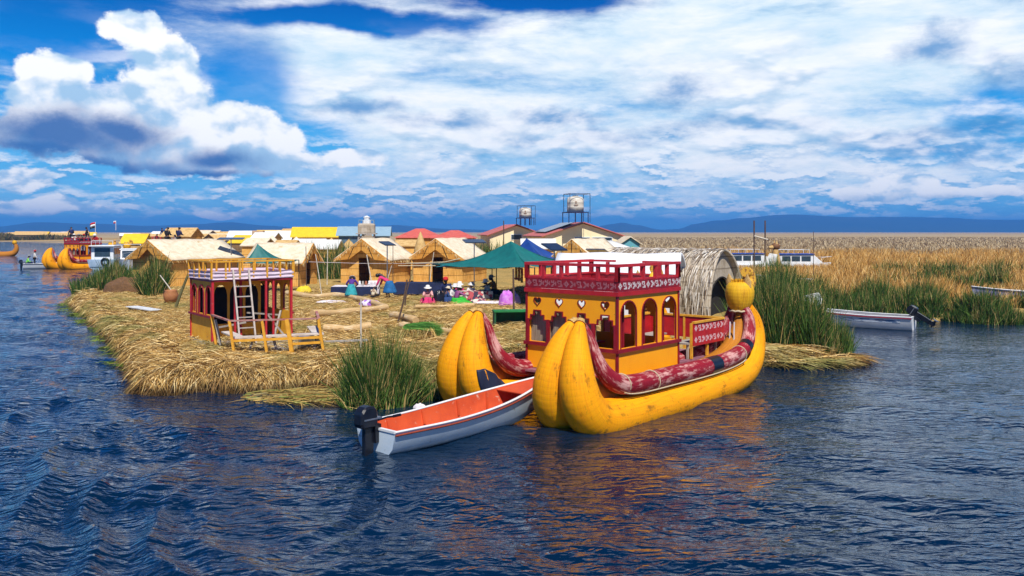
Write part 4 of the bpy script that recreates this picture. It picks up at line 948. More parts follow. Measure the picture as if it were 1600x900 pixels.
def hut(C, th, W, L, hw, hr, label, m=1, door=.42, roofm=None, wallm=None, mat=True, group='reed huts with pitched roofs', name='reed_hut', cat='hut', fringe=1, oh=.35, base=None):
    T = empty(name, (C[0], C[1], gz(C[0], C[1])-.03 if base is None else base), math.radians(th), label, cat, group)
    wallm = wallm or m_wall; roofm = roofm or m_thatch; Y = lambda y: m*y
    mb = MB(); w2 = W/2; poly = [(0, 0), (w2-door, 0), (w2-door, 1.75), (w2+door, 1.75), (w2+door, 0), (W, 0), (W, hw), (w2, hr-.08), (0, hw)] if door else [(0, 0), (W, 0), (W, hw), (w2, hr-.08), (0, hw)]
    mb.prism(poly, (0, 0, 0), (0, m, 0), (0, 0, 1), (.07, 0, 0))
    mb.prism([(0, 0), (W, 0), (W, hw), (w2, hr-.08), (0, hw)], (L-.07, 0, 0), (0, m, 0), (0, 0, 1), (.07, 0, 0))
    for y in (.035, W-.035): mb.box((L/2, Y(y), hw/2), (L-.15, .07, hw))
    wo = mb.build('wall', wallm, T)
    sl = (hr-hw)/w2; mb = MB()
    for s in (0, 1):
        def fn(u, v):
            x = -oh+u*(L+2*oh); y = w2-(w2+oh)*v; z = hr-sl*(w2+oh)*v+.03-.05*math.sin(PI*v)+.02*math.sin(x*3+v*4)
            if s: y = W-y
            return (x, Y(y), z)
        mb.sheet(fn, 10, 6)
    ro = mb.build('roof', roofm, T, solid=.1)
    if fringe:
        P = []; D = []
        n = int(420*fringe)
        for k in range(n):
            s = random.random() < .5; u = random.random(); x = -oh+u*(L+2*oh); e = random.random() < .5
            if e: y = -oh+.05; z = hw-sl*oh+.02; d = (random.gauss(0, .25), -m*.5 if not s else m*.5, -.8)
            else:
                v = random.random(); x = -oh if random.random() < .7 else L+oh; y = w2-(w2+oh)*v; z = hr-sl*(w2+oh)*v; d = ((-.5 if x < 0 else .5), random.gauss(0, .2), -.9)
            if s: y = W-y
            P.append((x, Y(y), z)); D.append(d)
        blades('thatch_fringe', P, unit(np.array(D)), rng.uniform(.12, .3, n), .03, .1, m_fr, ro)
    if mat:
        e = hw-sl*(oh+.05); x = -oh-.03
        mb = MB(); mb.prism([(-oh-.05, e), (w2-door-.5, e+.12), (w2, e+.75), (w2+door+.5, e+.12), (W+oh+.05, e), (w2, hr+.04)], (x, 0, 0), (0, m, 0), (0, 0, 1), (.06, 0, 0)); gm = mb.build('gable_mat', m_gable, T)
        mb = MB()
        for a, b in (((w2, hr), (w2-.02, e+.8)), ((w2-.55, hr-.6*sl-.1), (w2-.95, e+.1)), ((w2+.55, hr-.6*sl-.1), (w2+1.0, e+.1))): mb.tube([(x-.02, Y(a[0]), a[1]), (x-.02, Y(b[0]), b[1])], .02, 5)
        mb.each('seam_cord', m_dark, gm)
    return T
m_fr = island_mat('thatch straw', [(0, (.36, .22, .07)), (1, (.76, .62, .34))])
hut((-22, 56), 58, 4.2, 5.3, 1.9, 3.0, 'long reed hut with pale thatch at the left end of the island', mat=True, door=.4)
hut((-13.9, 56.4), 170, 3.0, 3.4, 1.75, 2.8, 'reed hut with its gable to the right, behind the small teal tent', m=-1)
hut((-8.3, 57.7), 70, 3.6, 3.4, 1.8, 3.0, 'reed hut with black doorway behind the woman in the purple top')
hut((-3.4, 59), 70, 3.7, 4.5, 1.8, 3.0, 'brownish reed hut behind the navy covered table, pale roof to the right')
hut((4.9, 49), 62, 3.0, 4.2, 1.9, 3.05, 'small orange reed hut behind the top rail of the big boat')
hut((8.0, 56), 75, 4.5, 4.0, 2.2, 2.9, 'low hut with a wide whitish roof right of the small orange hut', roofm=m_roofw, door=0, mat=False)

def vault(C, th, W, L, Hh, m_, label, strokes=None):
    """arched hut, x runs from the back to the open front at 0"""
    T = empty('vaulted_hut', (C[0], C[1], gz(*C)-.03), math.radians(th), label, 'hut', 'vaulted huts')
    pr = [(-1, 0), (-1.02, .28), (-.92, .54), (-.72, .76), (-.45, .91), (-.18, .985), (0, 1)]; pr = pr+[(-a, b) for a, b in reversed(pr[:-1])]
    sp = spline([Vector((a*W/2, b*Hh, 0)) for a, b in pr], 3); n = len(sp)-1
    mb = MB(); mb.sheet(lambda u, v: (-L*(1-u)+.05*math.sin(v*9), sp[round(v*n)].x, sp[round(v*n)].y+.03*math.sin(u*11+v*7)), 14, n); mb.build('vault', m_, T, solid=.12)
    mb = MB(); mb.prism([(p.x*.95, p.y*.96) for p in sp], (-.7, 0, 0), (0, 1, 0), (0, 0, 1), (.06, 0, 0)); mb.build('back_wall_or_shade_panel', m_dark, T)  # dark panel set close inside the opening to paint the hut's inner shade
    q = [p for p in sp]; k = .80
    inner = [(p.x*k, p.y*.60) for p in reversed(sp)]
    mb = MB(); mb.prism([(p.x*.97, p.y*.98) for p in sp]+inner, (-.28, 0, 0), (0, 1, 0), (0, 0, 1), (.06, 0, 0)); mb.build('front_wall', m_, T)
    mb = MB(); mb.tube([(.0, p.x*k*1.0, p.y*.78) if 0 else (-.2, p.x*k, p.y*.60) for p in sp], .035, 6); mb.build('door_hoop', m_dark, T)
    if strokes:
        n2 = 1500; v = rng.random(n2)*.5+.04; u = rng.random(n2); P = []; D = []
        for a, b in zip(u, v):
            i = min(n-1, int(b*2*n*.5)); p, q2 = sp[i], sp[i+1]; P.append((-L*a, p.x*1.04-.05, p.y*1.0+.08)); d = Vector((0, (p-q2).x, (p-q2).y)).normalized(); D.append((random.gauss(0, .12), d.y, d.z))
        blades('loose_reeds', P, unit(np.array(D)), rng.uniform(.3, .7, n2), .035, .05, strokes, T)
m_vw = pm('white sheet roofing', (.78, .80, .84), (.64, .66, .70), 2, .6, (1, 1, 1), bmp=.3, dirt=(2.5, .6, (.45, .42, .36)))
m_vr = wallmat('weathered pale reed', (.44, .37, .28), (.18, .12, .07), (.62, .57, .50))
vault((9.1, 36.7), -36, 3.4, 5.2, 2.80, m_vr, 'arched hut of weathered grey reeds, nearest the figurehead of the big boat', island_mat('grey strokes', [(0, (.14, .08, .04)), (.4, (.5, .42, .34)), (1, (.82, .80, .76))]))
vault((7.0, 35.4), -18, 3.0, 5.2, 2.62, m_vw, 'arched hut under white sheeting, behind the cabin of the big boat')

# ---------------------------------------------------------------- tents
def canopy(corners, peak, m_, label, poles=True, sag=.35, group='fabric sun tents'):
    T = empty('sun_tent', (peak[0], peak[1], 0), 0, label, 'tent', group); pk = Vector(peak); o = Vector((peak[0], peak[1], 0)); mb = MB(); n = 10
    cs = [Vector(c) for c in corners]
    for i in range(len(cs)):
        a, b = cs[i], cs[(i+1) % len(cs)]
        def fn(u, v):
            e = a.lerp(b, u); e = e-Vector((0, 0, .12*math.sin(PI*u))); e = e.lerp((cs[0]+cs[2])/2, .05*math.sin(PI*u))
            p = pk.lerp(e, v); s = math.sin(PI*v)*sag; p.z -= s; p.z += .03*math.sin(u*17+i)*v; return p-o
        mb.sheet(fn, n, n)
    mb.build('canopy', m_, T, solid=.01)
    if poles:
        mb = MB()
        for c in cs: mb.tube([(c.x-o.x, c.y-o.y, gz(c.x, c.y)-.02), (c.x-o.x, c.y-o.y, c.z)], .03, 6)
        mb.each('pole', m_dark, T)
m_teal = pm('teal canvas', (.004, .16, .15), (.003, .11, .11), 2, .6, bmp=.25, dist=.05)
m_teal2 = pm('bright teal awning', (.01, .36, .36), (.006, .28, .30), 2, .5, bmp=.25)
m_blue = pm('royal blue canvas', (.01, .06, .30), (.006, .04, .2), 2, .6, bmp=.25)
canopy([(-4.6, 48.0, 2.2), (1.05, 40.2, 2.35), (3.8, 44.5, 2.45), (-1.2, 52, 2.45)], (-.05, 45.5, 3.5), m_teal, 'large dark teal peaked tent shading the seated women')
canopy([(-.9, 50, 2.5), (2.2, 47, 2.5), (4.0, 51, 2.5), (1, 54, 2.5)], (.85, 50.5, 3.62), m_blue, 'royal blue peaked tent behind the large teal one')
canopy([(-15.7, 49.4, 2.3), (-12.8, 49.6, 2.3), (-12.9, 52.3, 2.3), (-16.3, 52.2, 2.3)], (-14.9, 50.6, 3.28), m_teal, 'small teal peaked tent seen just over the rail of the ashore cabin')
aw = empty('awning', (-1.8, 46, 0), 0, 'low bright teal awning stretched just under the large dark teal tent', 'awning')
mb = MB(); cs = [Vector((-4.3, 48.6, 2.02)), Vector((.7, 46.2, 2.1)), Vector((1.4, 49, 2.4)), Vector((-2.2, 51, 2.45))]
mb.sheet(lambda u, v: cs[0].lerp(cs[1], u).lerp(cs[3].lerp(cs[2], u), v)-Vector((-1.8, 46, .18*math.sin(PI*u)*math.sin(PI*v))), 12, 10); mb.build('cloth', m_teal2, aw, solid=.01)
mb = MB()
for a, b in (((-4.7, 47.4, 2.1), (-3.0, 49.8, 2.45)), ((-6.2, 47.0, 2.15), (-4.0, 47.6, 2.12)), ((-5.9, 47.6, 2.25), (-3.8, 48.4, 2.3))): mb.tube([Vector(a)-Vector((-1.8, 46, 0)), Vector(b)-Vector((-1.8, 46, 0))], .028, 6)
mb.each('cross_pole', m_rope, aw)

# ---------------------------------------------------------------- background buildings
def block(C, th, W, L, hw, hr, label, m, roofc, wallc, wins, name='plastered_house', oh=.35, hip=0, group=None, cat='house'):
    T = empty(name, (C[0], C[1], gz(C[0], C[1])-.05), math.radians(th), label, cat, group); w2 = W/2; mb = MB()
    if hip:
        mb.box((L/2, m*w2, hw/2), (L, W, hw))
    else:
        mb.prism([(0, 0), (W, 0), (W, hw), (w2, hr-.06), (0, hw)], (0, 0, 0), (0, m, 0), (0, 0, 1), (L, 0, 0))
    mb.build('wall', wallc, T); mb = MB()
    if hip:
        a = [(-oh, -oh), (L+oh, -oh), (L+oh, W+oh), (-oh, W+oh)]; r = [(L*.5-hip, w2), (L*.5+hip, w2)]
        vs = [(x, m*y, hw) for x, y in a]+[(x, m*y, hr) for x, y in r]; mb.add(vs, [(0, 1, 5, 4), (1, 2, 5), (2, 3, 4, 5), (3, 0, 4), (0, 3, 2, 1)])
    else:
        sl = (hr-hw)/w2
        for s in (0, 1):
            q = [(w2, hr+.02), (-oh, hw-sl*oh+.02), (-oh, hw-sl*oh+.10), (w2, hr+.10)]; q = [((W-y) if s else y, z) for y, z in q]
            mb.prism(q, (-oh, 0, 0), (0, m, 0), (0, 0, 1), (L+2*oh, 0, 0))
    mb.build('roof', roofc, T)
    for (y0, y1, z0, z1) in wins:
        mb = MB(); mb.box((-.01, m*(y0+y1)/2, (z0+z1)/2), (.08, y1-y0, z1-z0)); f = mb.build('window', m_white, T)
        mb = MB(); mb.box((-.035, m*(y0+y1)/2, (z0+z1)/2), (.06, y1-y0-.12, z1-z0-.12)); mb.build('pane', m_glass, f)
    return T
m_glass = pm('dark window glass', (.02, .035, .05), (.05, .08, .11), 1.2, .12, bmp=0)
m_cream = pm('cream plaster', (.93, .80, .50), (.86, .72, .44), 1, .85, bmp=.1, dirt=(2, .64, (.5, .38, .22)))
m_rroof = pm('faded red sheet roof', (.58, .12, .10), (.46, .16, .14), 2, .6, (1, 14, 1), bmp=.3)
m_sol = pm('solar glass', (.01, .02, .05), (.02, .035, .07), 6, .15, bmp=0)
m_frame = pm('navy steel frame', (.015, .03, .12), (.01, .02, .08), 5, .5)
m_tank = pm('white tank plastic', (.70, .66, .58), (.58, .52, .44), 2, .5, bmp=.05, dirt=(4, .6, (.34, .26, .18)))
A1 = block((2.8, 74), 100, 6.8, 8.2, 3.25, 4.35, 'cream house with pink red gabled roof and long windows, under the bigger tank', -1, m_rroof, m_cream, [(2.6, 4.0, 2.55, 3.15), (4.15, 6.0, 2.55, 3.15)])
B1 = block((-2.3, 90), 100, 5.6, 7, 3.25, 4.25, 'cream house with red roof and one dark window, under the smaller tank', -1, m_rroof, m_cream, [(2.2, 3.4, 2.7, 3.3)])
sp = empty('roof_solar_panel', (2.8, 74, .4), math.radians(100), 'long dark solar panel lying on the red roof slope left of the bigger tank', 'solar panel')
mb = MB(); mb.prism([(.35, 3.55), (2.9, 4.39), (2.9, 4.44), (.35, 3.60)], (1.2, 0, 0), (0, -1, 0), (0, 0, 1), (5, 0, 0)); mb.build('panel', m_sol, sp)
def tank(px, Y, y0, y1, yb, w, label):
    X = (px-800)/F*Y; z0 = H-(y0-HY)/F*Y; z1 = H-(y1-HY)/F*Y; zb = H-(yb-HY)/F*Y; r = w/2/F*Y
    T = empty('tank_stand', (X, Y, zb), 0.25, 'navy steel stand carrying the '+label, 'tank stand', 'water tank stands')
    mb = MB(); d = r*1.2
    for x in (-d, -d*.35, d*.35, d):
        for y in (-d, d): mb.bar((x, y, 0), (x, y, z0-zb-.05), .06)
    mb.each('leg', m_frame, T)
    mb = MB(); mb.box((0, 0, z0-zb-.05), (2*d+.1, 2*d+.1, .07)); mb.build('shelf', m_frame, T)
    mb = MB(); hh = z1-zb+.02
    for a, b in (((-d*.9, -d), (-d*.9, -d)), ((d*1.2, -d), (d*1.2, -d)), ((d*1.2, d), (d*1.2, d)), ((-d*.9, d), (-d*.9, d))): mb.bar((a[0], a[1], z0-zb if a[0] < 0 else .02), (b[0], b[1], hh), .04)
    for y in (-d, d): mb.bar((-d*.9, y, hh), (d*1.2, y, hh), .04)
    mb.bar((d*1.2, -d, hh), (d*1.2, d, hh), .04); mb.bar((-d*.9, -d, hh), (-d*.9, d, hh), .04); mb.each('cage_bar', m_frame, T)
    K = empty('water_tank', (X, Y, z0), 0, label, 'water tank', 'rooftop water tanks'); hk = z1-z0-.12
    mb = MB(); mb.lathe([(.01, 0), (r, 0), (r, hk*.25), (r*1.02, hk*.27), (r, hk*.30), (r, hk*.55), (r*1.02, hk*.57), (r, hk*.6), (r, hk*.78), (r*.8, hk*.92), (r*.35, hk*.95), (.01, hk*.95)], (0, 0, 0), 24); mb.build('shell', m_tank, K)
    mb = MB(); mb.lathe([(.01, hk*.95), (r*.36, hk*.95), (r*.36, hk), (.01, hk*1.01)], (0, 0, 0), 16); mb.build('lid', m_dark, K)
    mb = MB()
    for a, w_, z in ((0, .10, .52), (0, .26, .42), (0, .18, .36)): mb.box((-.0+a, -r-.012, hk*z), (w_*r*2, .02, .035))
    mb.box((0, -r-.012, hk*.6), (.1, .02, .12)); mb.build('maker_mark', pm('faded brown print', (.28, .14, .06), None, 6), K)
tank(899, 73.5, 331, 303.5, 348, 26, 'bigger cream water tank above the gabled house roof')
tank(820.5, 89, 340, 322, 352, 18.5, 'smaller cream water tank on the roof further left')
T = block((8.7, 69), 92, 1.5, 3, 2.7, 3.2, 'narrow hut with blue and green painted wall right of the long windows', -1, m_thatch, pm('blue wall', (.10, .34, .42), (.14, .42, .46), 1), [], name='painted_hut', cat='hut', oh=.2)
mb = MB(); mb.prism([(.3, 1.2), (1.3, 1.2), (1.35, 1.9), (.95, 2.5), (.5, 2.2), (.25, 1.7)], (-.03, 0, 0), (0, -1, 0), (0, 0, 1), (.03, 0, 0)); mb.build('painted_patch', pm('green paint', (.10, .42, .05), None, 2), T)
m_yroof = pm('bright yellow sheet roof', (.85, .58, .02), (.75, .46, .02), 2, .5, bmp=.1)
m_bluer = pm('pale blue sheet roof', (.28, .42, .52), (.20, .32, .42), 2, .6, (1, 10, 1), bmp=.2)
m_redh = pm('salmon red roof', (.62, .13, .10), (.50, .09, .07), 2, .6, bmp=.2)
block((-32.5, 128), 8, 5, 6.4, 2.9, 4.2, 'long house with bright yellow roof behind the tan cones', 1, m_yroof, m_wall, [], cat='house')
block((-24.5, 122), 5, 4, 2.9, 3.2, 4.3, 'house with pale blue roof left of the thatched watchtower', 1, m_bluer, pm('blue grey wall', (.10, .18, .26), (.06, .1, .16), 2), [])
block((-19.4, 122), 5, 4, 1.9, 3.1, 4.2, 'small house with pale blue roof right of the thatched watchtower', 1, m_bluer, pm('dark grey wall', (.12, .16, .2), None, 2), [])
block((-12.9, 96), 0, 5, 4.9, 2.95, 4.0, 'brown hut under the larger salmon red hipped roof', 1, m_redh, m_gable, [], hip=.5, name='red_roofed_hut', cat='hut', oh=.25)
block((-7.9, 86), 0, 4.5, 4.1, 2.85, 3.65, 'brown hut under the smaller salmon red hipped roof', 1, m_redh, m_gable, [], hip=.4, name='red_roofed_hut', cat='hut', oh=.25)
def watchtower():
    Y = 86; X = (573-800)/F*Y; T = empty('watchtower', (X, Y, .4), .1, 'thatched watchtower on braced grey legs with a white lantern top', 'watchtower')
    mb = MB(); zb = 3.4
    for x in (-.75, .75):
        for y in (-.75, .75): mb.bar((x*1.2, y*1.2, 0), (x, y, zb), .1)
    mb.bar((-.9, -.9, .6), (.75, -.75, 3.2), .07); mb.bar((.9, -.9, .6), (-.75, -.75, 3.2), .07); mb.bar((-.9, -.85, 2.6), (.0, -.8, 3.4), .06); mb.each('leg', m_grey, T)
    mb = MB(); mb.box((0, 0, zb), (2.0, 2.0, .1)); mb.build('floor', m_grey, T)
    mb = MB(); mb.lathe([(1.15, zb+.05), (1.15, zb+.9), (1.0, zb+1.0), (.01, zb+1.05)], (0, 0, 0), 4, smooth=False); mb.build('cabin', m_vr, T).rotation_euler.z = PI/4
    mb = MB()
    for i in range(4): a = PI/4+i*PI/2; mb.bar((1.0*math.cos(a), 1.0*math.sin(a), zb+1), (1.0*math.cos(a), 1.0*math.sin(a), zb+1.35), .05)
    for i in range(4): a = PI/4+i*PI/2; b = a+PI/2; mb.bar((1.0*math.cos(a), 1.0*math.sin(a), zb+1.35), (1.0*math.cos(b), 1.0*math.sin(b), zb+1.35), .05)
    mb.each('railing', m_bluer, T)
    mb = MB(); mb.lathe([(.01, zb+1.0), (.42, zb+1.0), (.42, zb+1.3), (.3, zb+1.34), (.3, zb+1.6), (.36, zb+1.62), (.1, zb+1.78), (.01, zb+1.79)], (0, 0, 0), 8, smooth=False); mb.build('lantern', m_white, T)
watchtower()
def solar(px, Y, ytop, w, d, tilt, az, label):
    X = (px-800)/F*Y; z = H-(ytop-HY)/F*Y; T = empty('solar_panel_post', (X, Y, gz(X, Y)), az, label, 'solar panel', 'solar panels on posts'); z -= gz(X, Y)
    mb = MB(); mb.tube([(0, 0, -.05), (0, 0, z-.08)], .035, 8); mb.build('post', m_steel, T)
    mb = MB(); mb.box((0, 0, z), (w, d, .04), rx=tilt); p = mb.build('panel', m_sol, T)
    mb = MB(); mb.box((0, 0, z-.03), (w+.05, d+.05, .025), rx=tilt); mb.build('panel_frame', m_steel, p)
solar(361, 60, 372.5, 1.7, .8, .12, .1, 'solar panel on a thin post above the long hut')
solar(605, 52, 380, .75, .7, .3, .8, 'small solar panel on a post in front of the hut with black doorway')
solar(741, 54, 376.5, 1.3, .9, .2, .3, 'wide solar panel on a post above the brownish reed hut')
solar(866, 42, 385.5, .95, .9, .35, .6, 'solar panel on a pale post left of the small orange hut')
solar(934, 44, 392, 1.0, .7, -.3, -.5, 'tilted solar panel right of the small orange hut')
# cones and low roofs between the huts
rr = random.Random(3)
def cone_hut(px, Y, ytop, w, label='tan cone roofed hut among the far huts', m_=None):
    X = (px-800)/F*Y; z = H-(ytop-HY)/F*Y-.4; T = empty('cone_hut', (X, Y, gz(X, Y)-.03), rr.uniform(0, 1), label, 'hut', 'cone roofed huts'); r = w/F*Y/2
    mb = MB(); mb.lathe([(r*.8, 0), (r*.78, z*.62)], (0, 0, 0), 14); mb.build('wall', m_wall, T)
    mb = MB(); mb.lathe([(r*1.05, z*.58), (r*.7, z*.74), (r*.3, z*.9), (.02, z)], (0, 0, 0), 14); mb.build('roof', m_ or m_thatch2, T)
for px, Y, yt, w, lb in ((425, 92, 368, 36, 'cone roofed hut right behind the small teal tent'), (463, 88, 370, 40, 'cone roofed hut in front of the yellow roof'), (518, 84, 373, 34, 'cone roofed hut left of the watchtower legs'), (545, 90, 374, 30, 'smaller cone roofed hut under the watchtower'), (692, 78, 372, 36, 'cone roofed hut in front of the smaller salmon red roof')):
    cone_hut(px, Y, yt, w, lb, m_thatch if px < 500 else None)
for px, Y, w, h0, h1, rm, lb in ((395, 78, 34, 2.3, 2.9, m_thatch, 'low pale roofed hut behind the small teal tent, left'), (440, 74, 30, 2.2, 2.8, m_thatch2, 'low tan roofed hut behind the small teal tent, right'), (482, 80, 44, 2.3, 2.9, m_roofw, 'low white roofed hut under the yellow roof'), (505, 76, 40, 2.0, 2.7, m_roofw, 'low white roofed hut left of the green reeds'),
                                 (410, 96, 34, 2.9, 3.5, m_roofw, 'white roofed hut behind the stilted tank box'), (640, 80, 40, 2.2, 2.7, m_thatch2, 'low tan hut below the larger salmon red roof'), (842, 62, 50, 2.4, 3.0, m_roofw, 'low white roofed hut between the blue tent and the small orange hut')):
    X = (px-800)/F*Y; block((X-w/2/F*Y, Y), rr.uniform(-6, 8), 3, w/F*Y, h0, h1, lb, 1, rm, m_wall, [], name='low_hut', cat='hut', oh=.15, group='low huts in the middle distance')
o = empty('pointed_reed_stack', ((657-800)/F*70, 70, .4), 0, 'tall pointed reed stack beside the brownish hut roof', 'reed stack')
mb = MB(); mb.lathe([(.75, 0), (.62, 1.2), (.5, 2.2), (.3, 2.9), (.12, 3.4), (.02, 3.6)], (0, 0, 0), 12); mb.build('bundle', m_thatch2, o)
mb = MB(); mb.tube([(.56*math.cos(a*PI/8), .56*math.sin(a*PI/8), 1.9) for a in range(17)], .03, 5); mb.build('binding', m_dark, o)
o = empty('stilted_tank', ((404-800)/F*100, 100, .35), 0, 'brown boxy tank on four stilts above the far huts', 'tank')
mb = MB(); mb.box((0, 0, 3.3), (1.25, 1.0, .95)); mb.build('box', pm('brown tank', (.40, .22, .10), (.6, .45, .3), 2), o, bevel=.08)
mb = MB()
for x in (-.55, .55):
    for y in (-.4, .4): mb.bar((x, y, 0), (x, y, 2.9), .08)
mb.each('stilt', m_dark, o)
# the villages across the water, very small
RC = [m_thatch2, m_thatch, m_yroof, m_thatch2, m_roofw, m_thatch2]
far = []
for i, rm in enumerate(RC):
    kind = ['tan thatch', 'pale thatch', 'bright yellow', 'brown thatch', 'white sheet', 'orange thatch'][i]
    T = block((-150-8*i, 390), rr.uniform(-10, 10), 5, 7+i, 1.9, 3.2+.15*(i % 3), 'tiny far hut with '+kind+' roof in the villages across the water', 1, rm, pm('far wall '+kind, (.30, .17, .06), (.16, .10, .05), 1), [], name='far_hut', cat='hut', oh=.2, group='far village huts with '+kind+' roofs'); far.append(T)
for k in range(64):
    px = rr.uniform(-40, 470); Y = rr.uniform(375, 430) if px < 112 else rr.uniform(150, 420)
    X = (px-800)/F*Y
    if float(sdf(np.array([X]), np.array([Y]))[0]) < 3: continue
    copy_tree(far[k % 6], loc=(X, Y, gz(X, Y)+.1), rz=rr.uniform(-.5, .5), scale=rr.uniform(.75, 1.15))
for k, T in enumerate(far): Y = 392+k*4; px = 8+k*17; T.location = ((px-800)/F*Y, Y, .45)
# ---------------------------------------------------------------- people
def skin_obj(name, pts, edges, rad, mat, parent, sub=1):
    bm = bmesh.new(); ly = bm.verts.layers.skin.verify(); vs = []
    for i, p in enumerate(pts):
        v = bm.verts.new(p); r = rad[i]; v[ly].radius = (r, r) if not hasattr(r, '__len__') else r; vs.append(v)
    vs[0][ly].use_root = True
    for a, b in edges: bm.edges.new((vs[a], vs[b]))
    me = bpy.data.meshes.new(name); bm.to_mesh(me); bm.free(); o = link(name, me, mat, parent)
    m = o.modifiers.new('skin', 'SKIN'); m.use_smooth_shade = True
    s = o.modifiers.new('sub', 'SUBSURF'); s.levels = sub; s.render_levels = sub; return o
m_skin = pm('brown skin', (.26, .12, .065), (.22, .10, .05), 5, .6, bmp=0)
m_hair = pm('black hair', (.012, .01, .01), None, 8, .5)
_mc = {}
def cm(name, c):
    if name not in _mc: _mc[name] = pm(name, c, tuple(x*.62 for x in c), 7, .85, bmp=.4)
    return _mc[name]
COL = dict(pink=(.80, .04, .20), palepink=(.82, .42, .40), purple=(.10, .03, .26), navy=(.01, .02, .10), white=(.82, .80, .78), mauve=(.34, .09, .28), teal=(.03, .36, .42), blue=(.01, .14, .38), green=(.04, .50, .04), red=(.62, .02, .02), black=(.012, .012, .016), magenta=(.70, .03, .16), orange=(.8, .22, .02), grey=(.32, .33, .36), lime=(.25, .75, .12), cream=(.78, .68, .50), darkblue=(.02, .06, .20))
def person(loc, rz, pose, top, low, label, hat=None, hair=0, skirt=True, scale=1.0, z=None, arms='lap', group='people seated around the textiles'):
    T = empty('person', (loc[0], loc[1], gz(loc[0], loc[1]) if z is None else z), rz, label, 'person', group); T.scale = (scale,)*3
    if pose == 'stand': pel = (0, 0, .86); ch = (.02, 0, 1.18); nk = (.02, 0, 1.36); hip = .09; kn = [(.03, s*.10, .46) for s in (-1, 1)]; ft = [(0, s*.10, .06) for s in (-1, 1)]
    elif pose == 'bend': pel = (-.08, 0, .84); ch = (.26, 0, 1.04); nk = (.42, 0, 1.14); kn = [(.05, s*.12, .46) for s in (-1, 1)]; ft = [(-.03, s*.14, .06) for s in (-1, 1)]
    else: pel = (-.05, 0, .16); ch = (.02, 0, .46); nk = (.06, 0, .64); kn = [(.34, s*.20, .32) for s in (-1, 1)]; ft = [(.40, s*.12, .05) for s in (-1, 1)]
    V = Vector; pel, ch, nk = V(pel), V(ch), V(nk); up = (nk-ch).normalized()
    fw = V((1, 0, 0)) if pose != 'bend' else V((.75, 0, -.35)).normalized()
    hd = nk+up*.13+fw*.03; tp = hd+up*.10
    pts = [pel, pel.lerp(ch, .5), ch, nk, nk+up*.05, hd, tp, hd+fw*.09-up*.02]; rad = [(.13, .10), (.12, .09), (.13, .10), .055, .05, .085, .06, .022]; ed = [(0, 1), (1, 2), (2, 3), (3, 4), (4, 5), (5, 6), (5, 7)]
    tpts = [pel+V((0, 0, .03)), pel.lerp(ch, .5), ch, nk-up*.03]; trad = [(.15, .12), (.15, .12), (.165, .125), .075]; ted = [(0, 1), (1, 2), (2, 3)]
    for i, s in enumerate((-1, 1)):
        sh = nk-up*.06+V((0, s*.17, 0))
        if arms == 'lap': el = sh+V((.06, s*.07, -.25)); wr = el+V((.22, -s*.10, -.02))
        elif arms == 'down': el = sh+V((.08, s*.05, -.26)); wr = el+V((.12, 0, -.22))
        elif arms == 'hips': el = sh+V((.02, s*.16, -.22)); wr = el+V((.16, -s*.10, -.10))
        else: el = sh+V((.20, s*.05, -.14)); wr = el+V((.20, 0, -.02))
        b = len(pts); pts += [sh, el, wr, wr+(wr-el).normalized()*.07]; rad += [.055, .042, .028, .034]; ed += [(2, b), (b, b+1), (b+1, b+2), (b+2, b+3)]
        dr = (wr-el).normalized(); sd = dr.cross(V((0, 0, 1))).normalized()
        for k, off in enumerate((-.03, -.011, .009, .028)):
            f = len(pts); q = pts[b+3]+sd*off+dr*.03; pts += [q, q+dr*(.03+.01*(k in (1, 2)))-V((0, 0, .012)), q+dr*.045-V((0, 0, .035))]; rad += [.010, .009, .007]; ed += [(b+3, f), (f, f+1), (f+1, f+2)]
        f = len(pts); q = pts[b+2]+dr*.02-sd*s*.03; pts += [q, q+dr*.03-sd*s*.015]; rad += [.011, .009]; ed += [(b+2, f), (f, f+1)]
        tb = len(tpts); tpts += [sh, el, el.lerp(wr, .8)]; trad += [.075, .06, .05]; ted += [(2, tb), (tb, tb+1), (tb+1, tb+2)]
        b = len(pts); pts += [pel+V((0, s*.09, -.04)), V(kn[i]), V(ft[i]), V(ft[i])+V((.14, 0, -.02))]; rad += [.085, .058, .042, .03]; ed += [(0, b), (b, b+1), (b+1, b+2), (b+2, b+3)]
    skin_obj('body', pts, ed, rad, m_skin, T)
    skin_obj('top', tpts, ted, trad, cm(top+' top', COL[top]), T)
    mb = MB(); lm = cm(low+' cloth', COL[low])
    if skirt and pose != 'sit':
        def sk(u, v):
            a = 2*PI*u; r = .15+.22*v**.8+.018*math.sin(a*9)*v; c = pel+V((0, 0, .08)); return (c.x-.04*v+r*math.cos(a), r*math.sin(a)*.95, c.z-(c.z-.30)*v)
        mb.sheet(sk, 36, 8); mb.build('skirt', lm, T, solid=.015)
    elif skirt:
        def sk(u, v):
            a = 2*PI*u; r = (.14+.24*v**.6)*(1+.06*math.sin(a*8)*v); return (.14*v+r*math.cos(a)*1.15, r*math.sin(a)*1.05, .28-.26*v**1.6+.12*math.sin(PI*v)*(.5+.5*math.cos(a)))
        mb.sheet(sk, 36, 8); mb.build('skirt', lm, T, solid=.02)
    else:
        tp2 = [pel]; tr = [(.14, .11)]; te = []
        for i, s in enumerate((-1, 1)):
            b = len(tp2); tp2 += [pel+V((0, s*.09, -.04)), V(kn[i]), V(kn[i]).lerp(V(ft[i]), .85)]; tr += [.10, .075, .06]; te += [(0, b), (b, b+1), (b+1, b+2)]
        skin_obj('trousers', tp2, te, tr, lm, T)
    R = up.to_track_quat('Z', 'X').to_matrix().to_4x4()
    def place(o): o.matrix_local = Matrix.Translation(hd)@R; return o
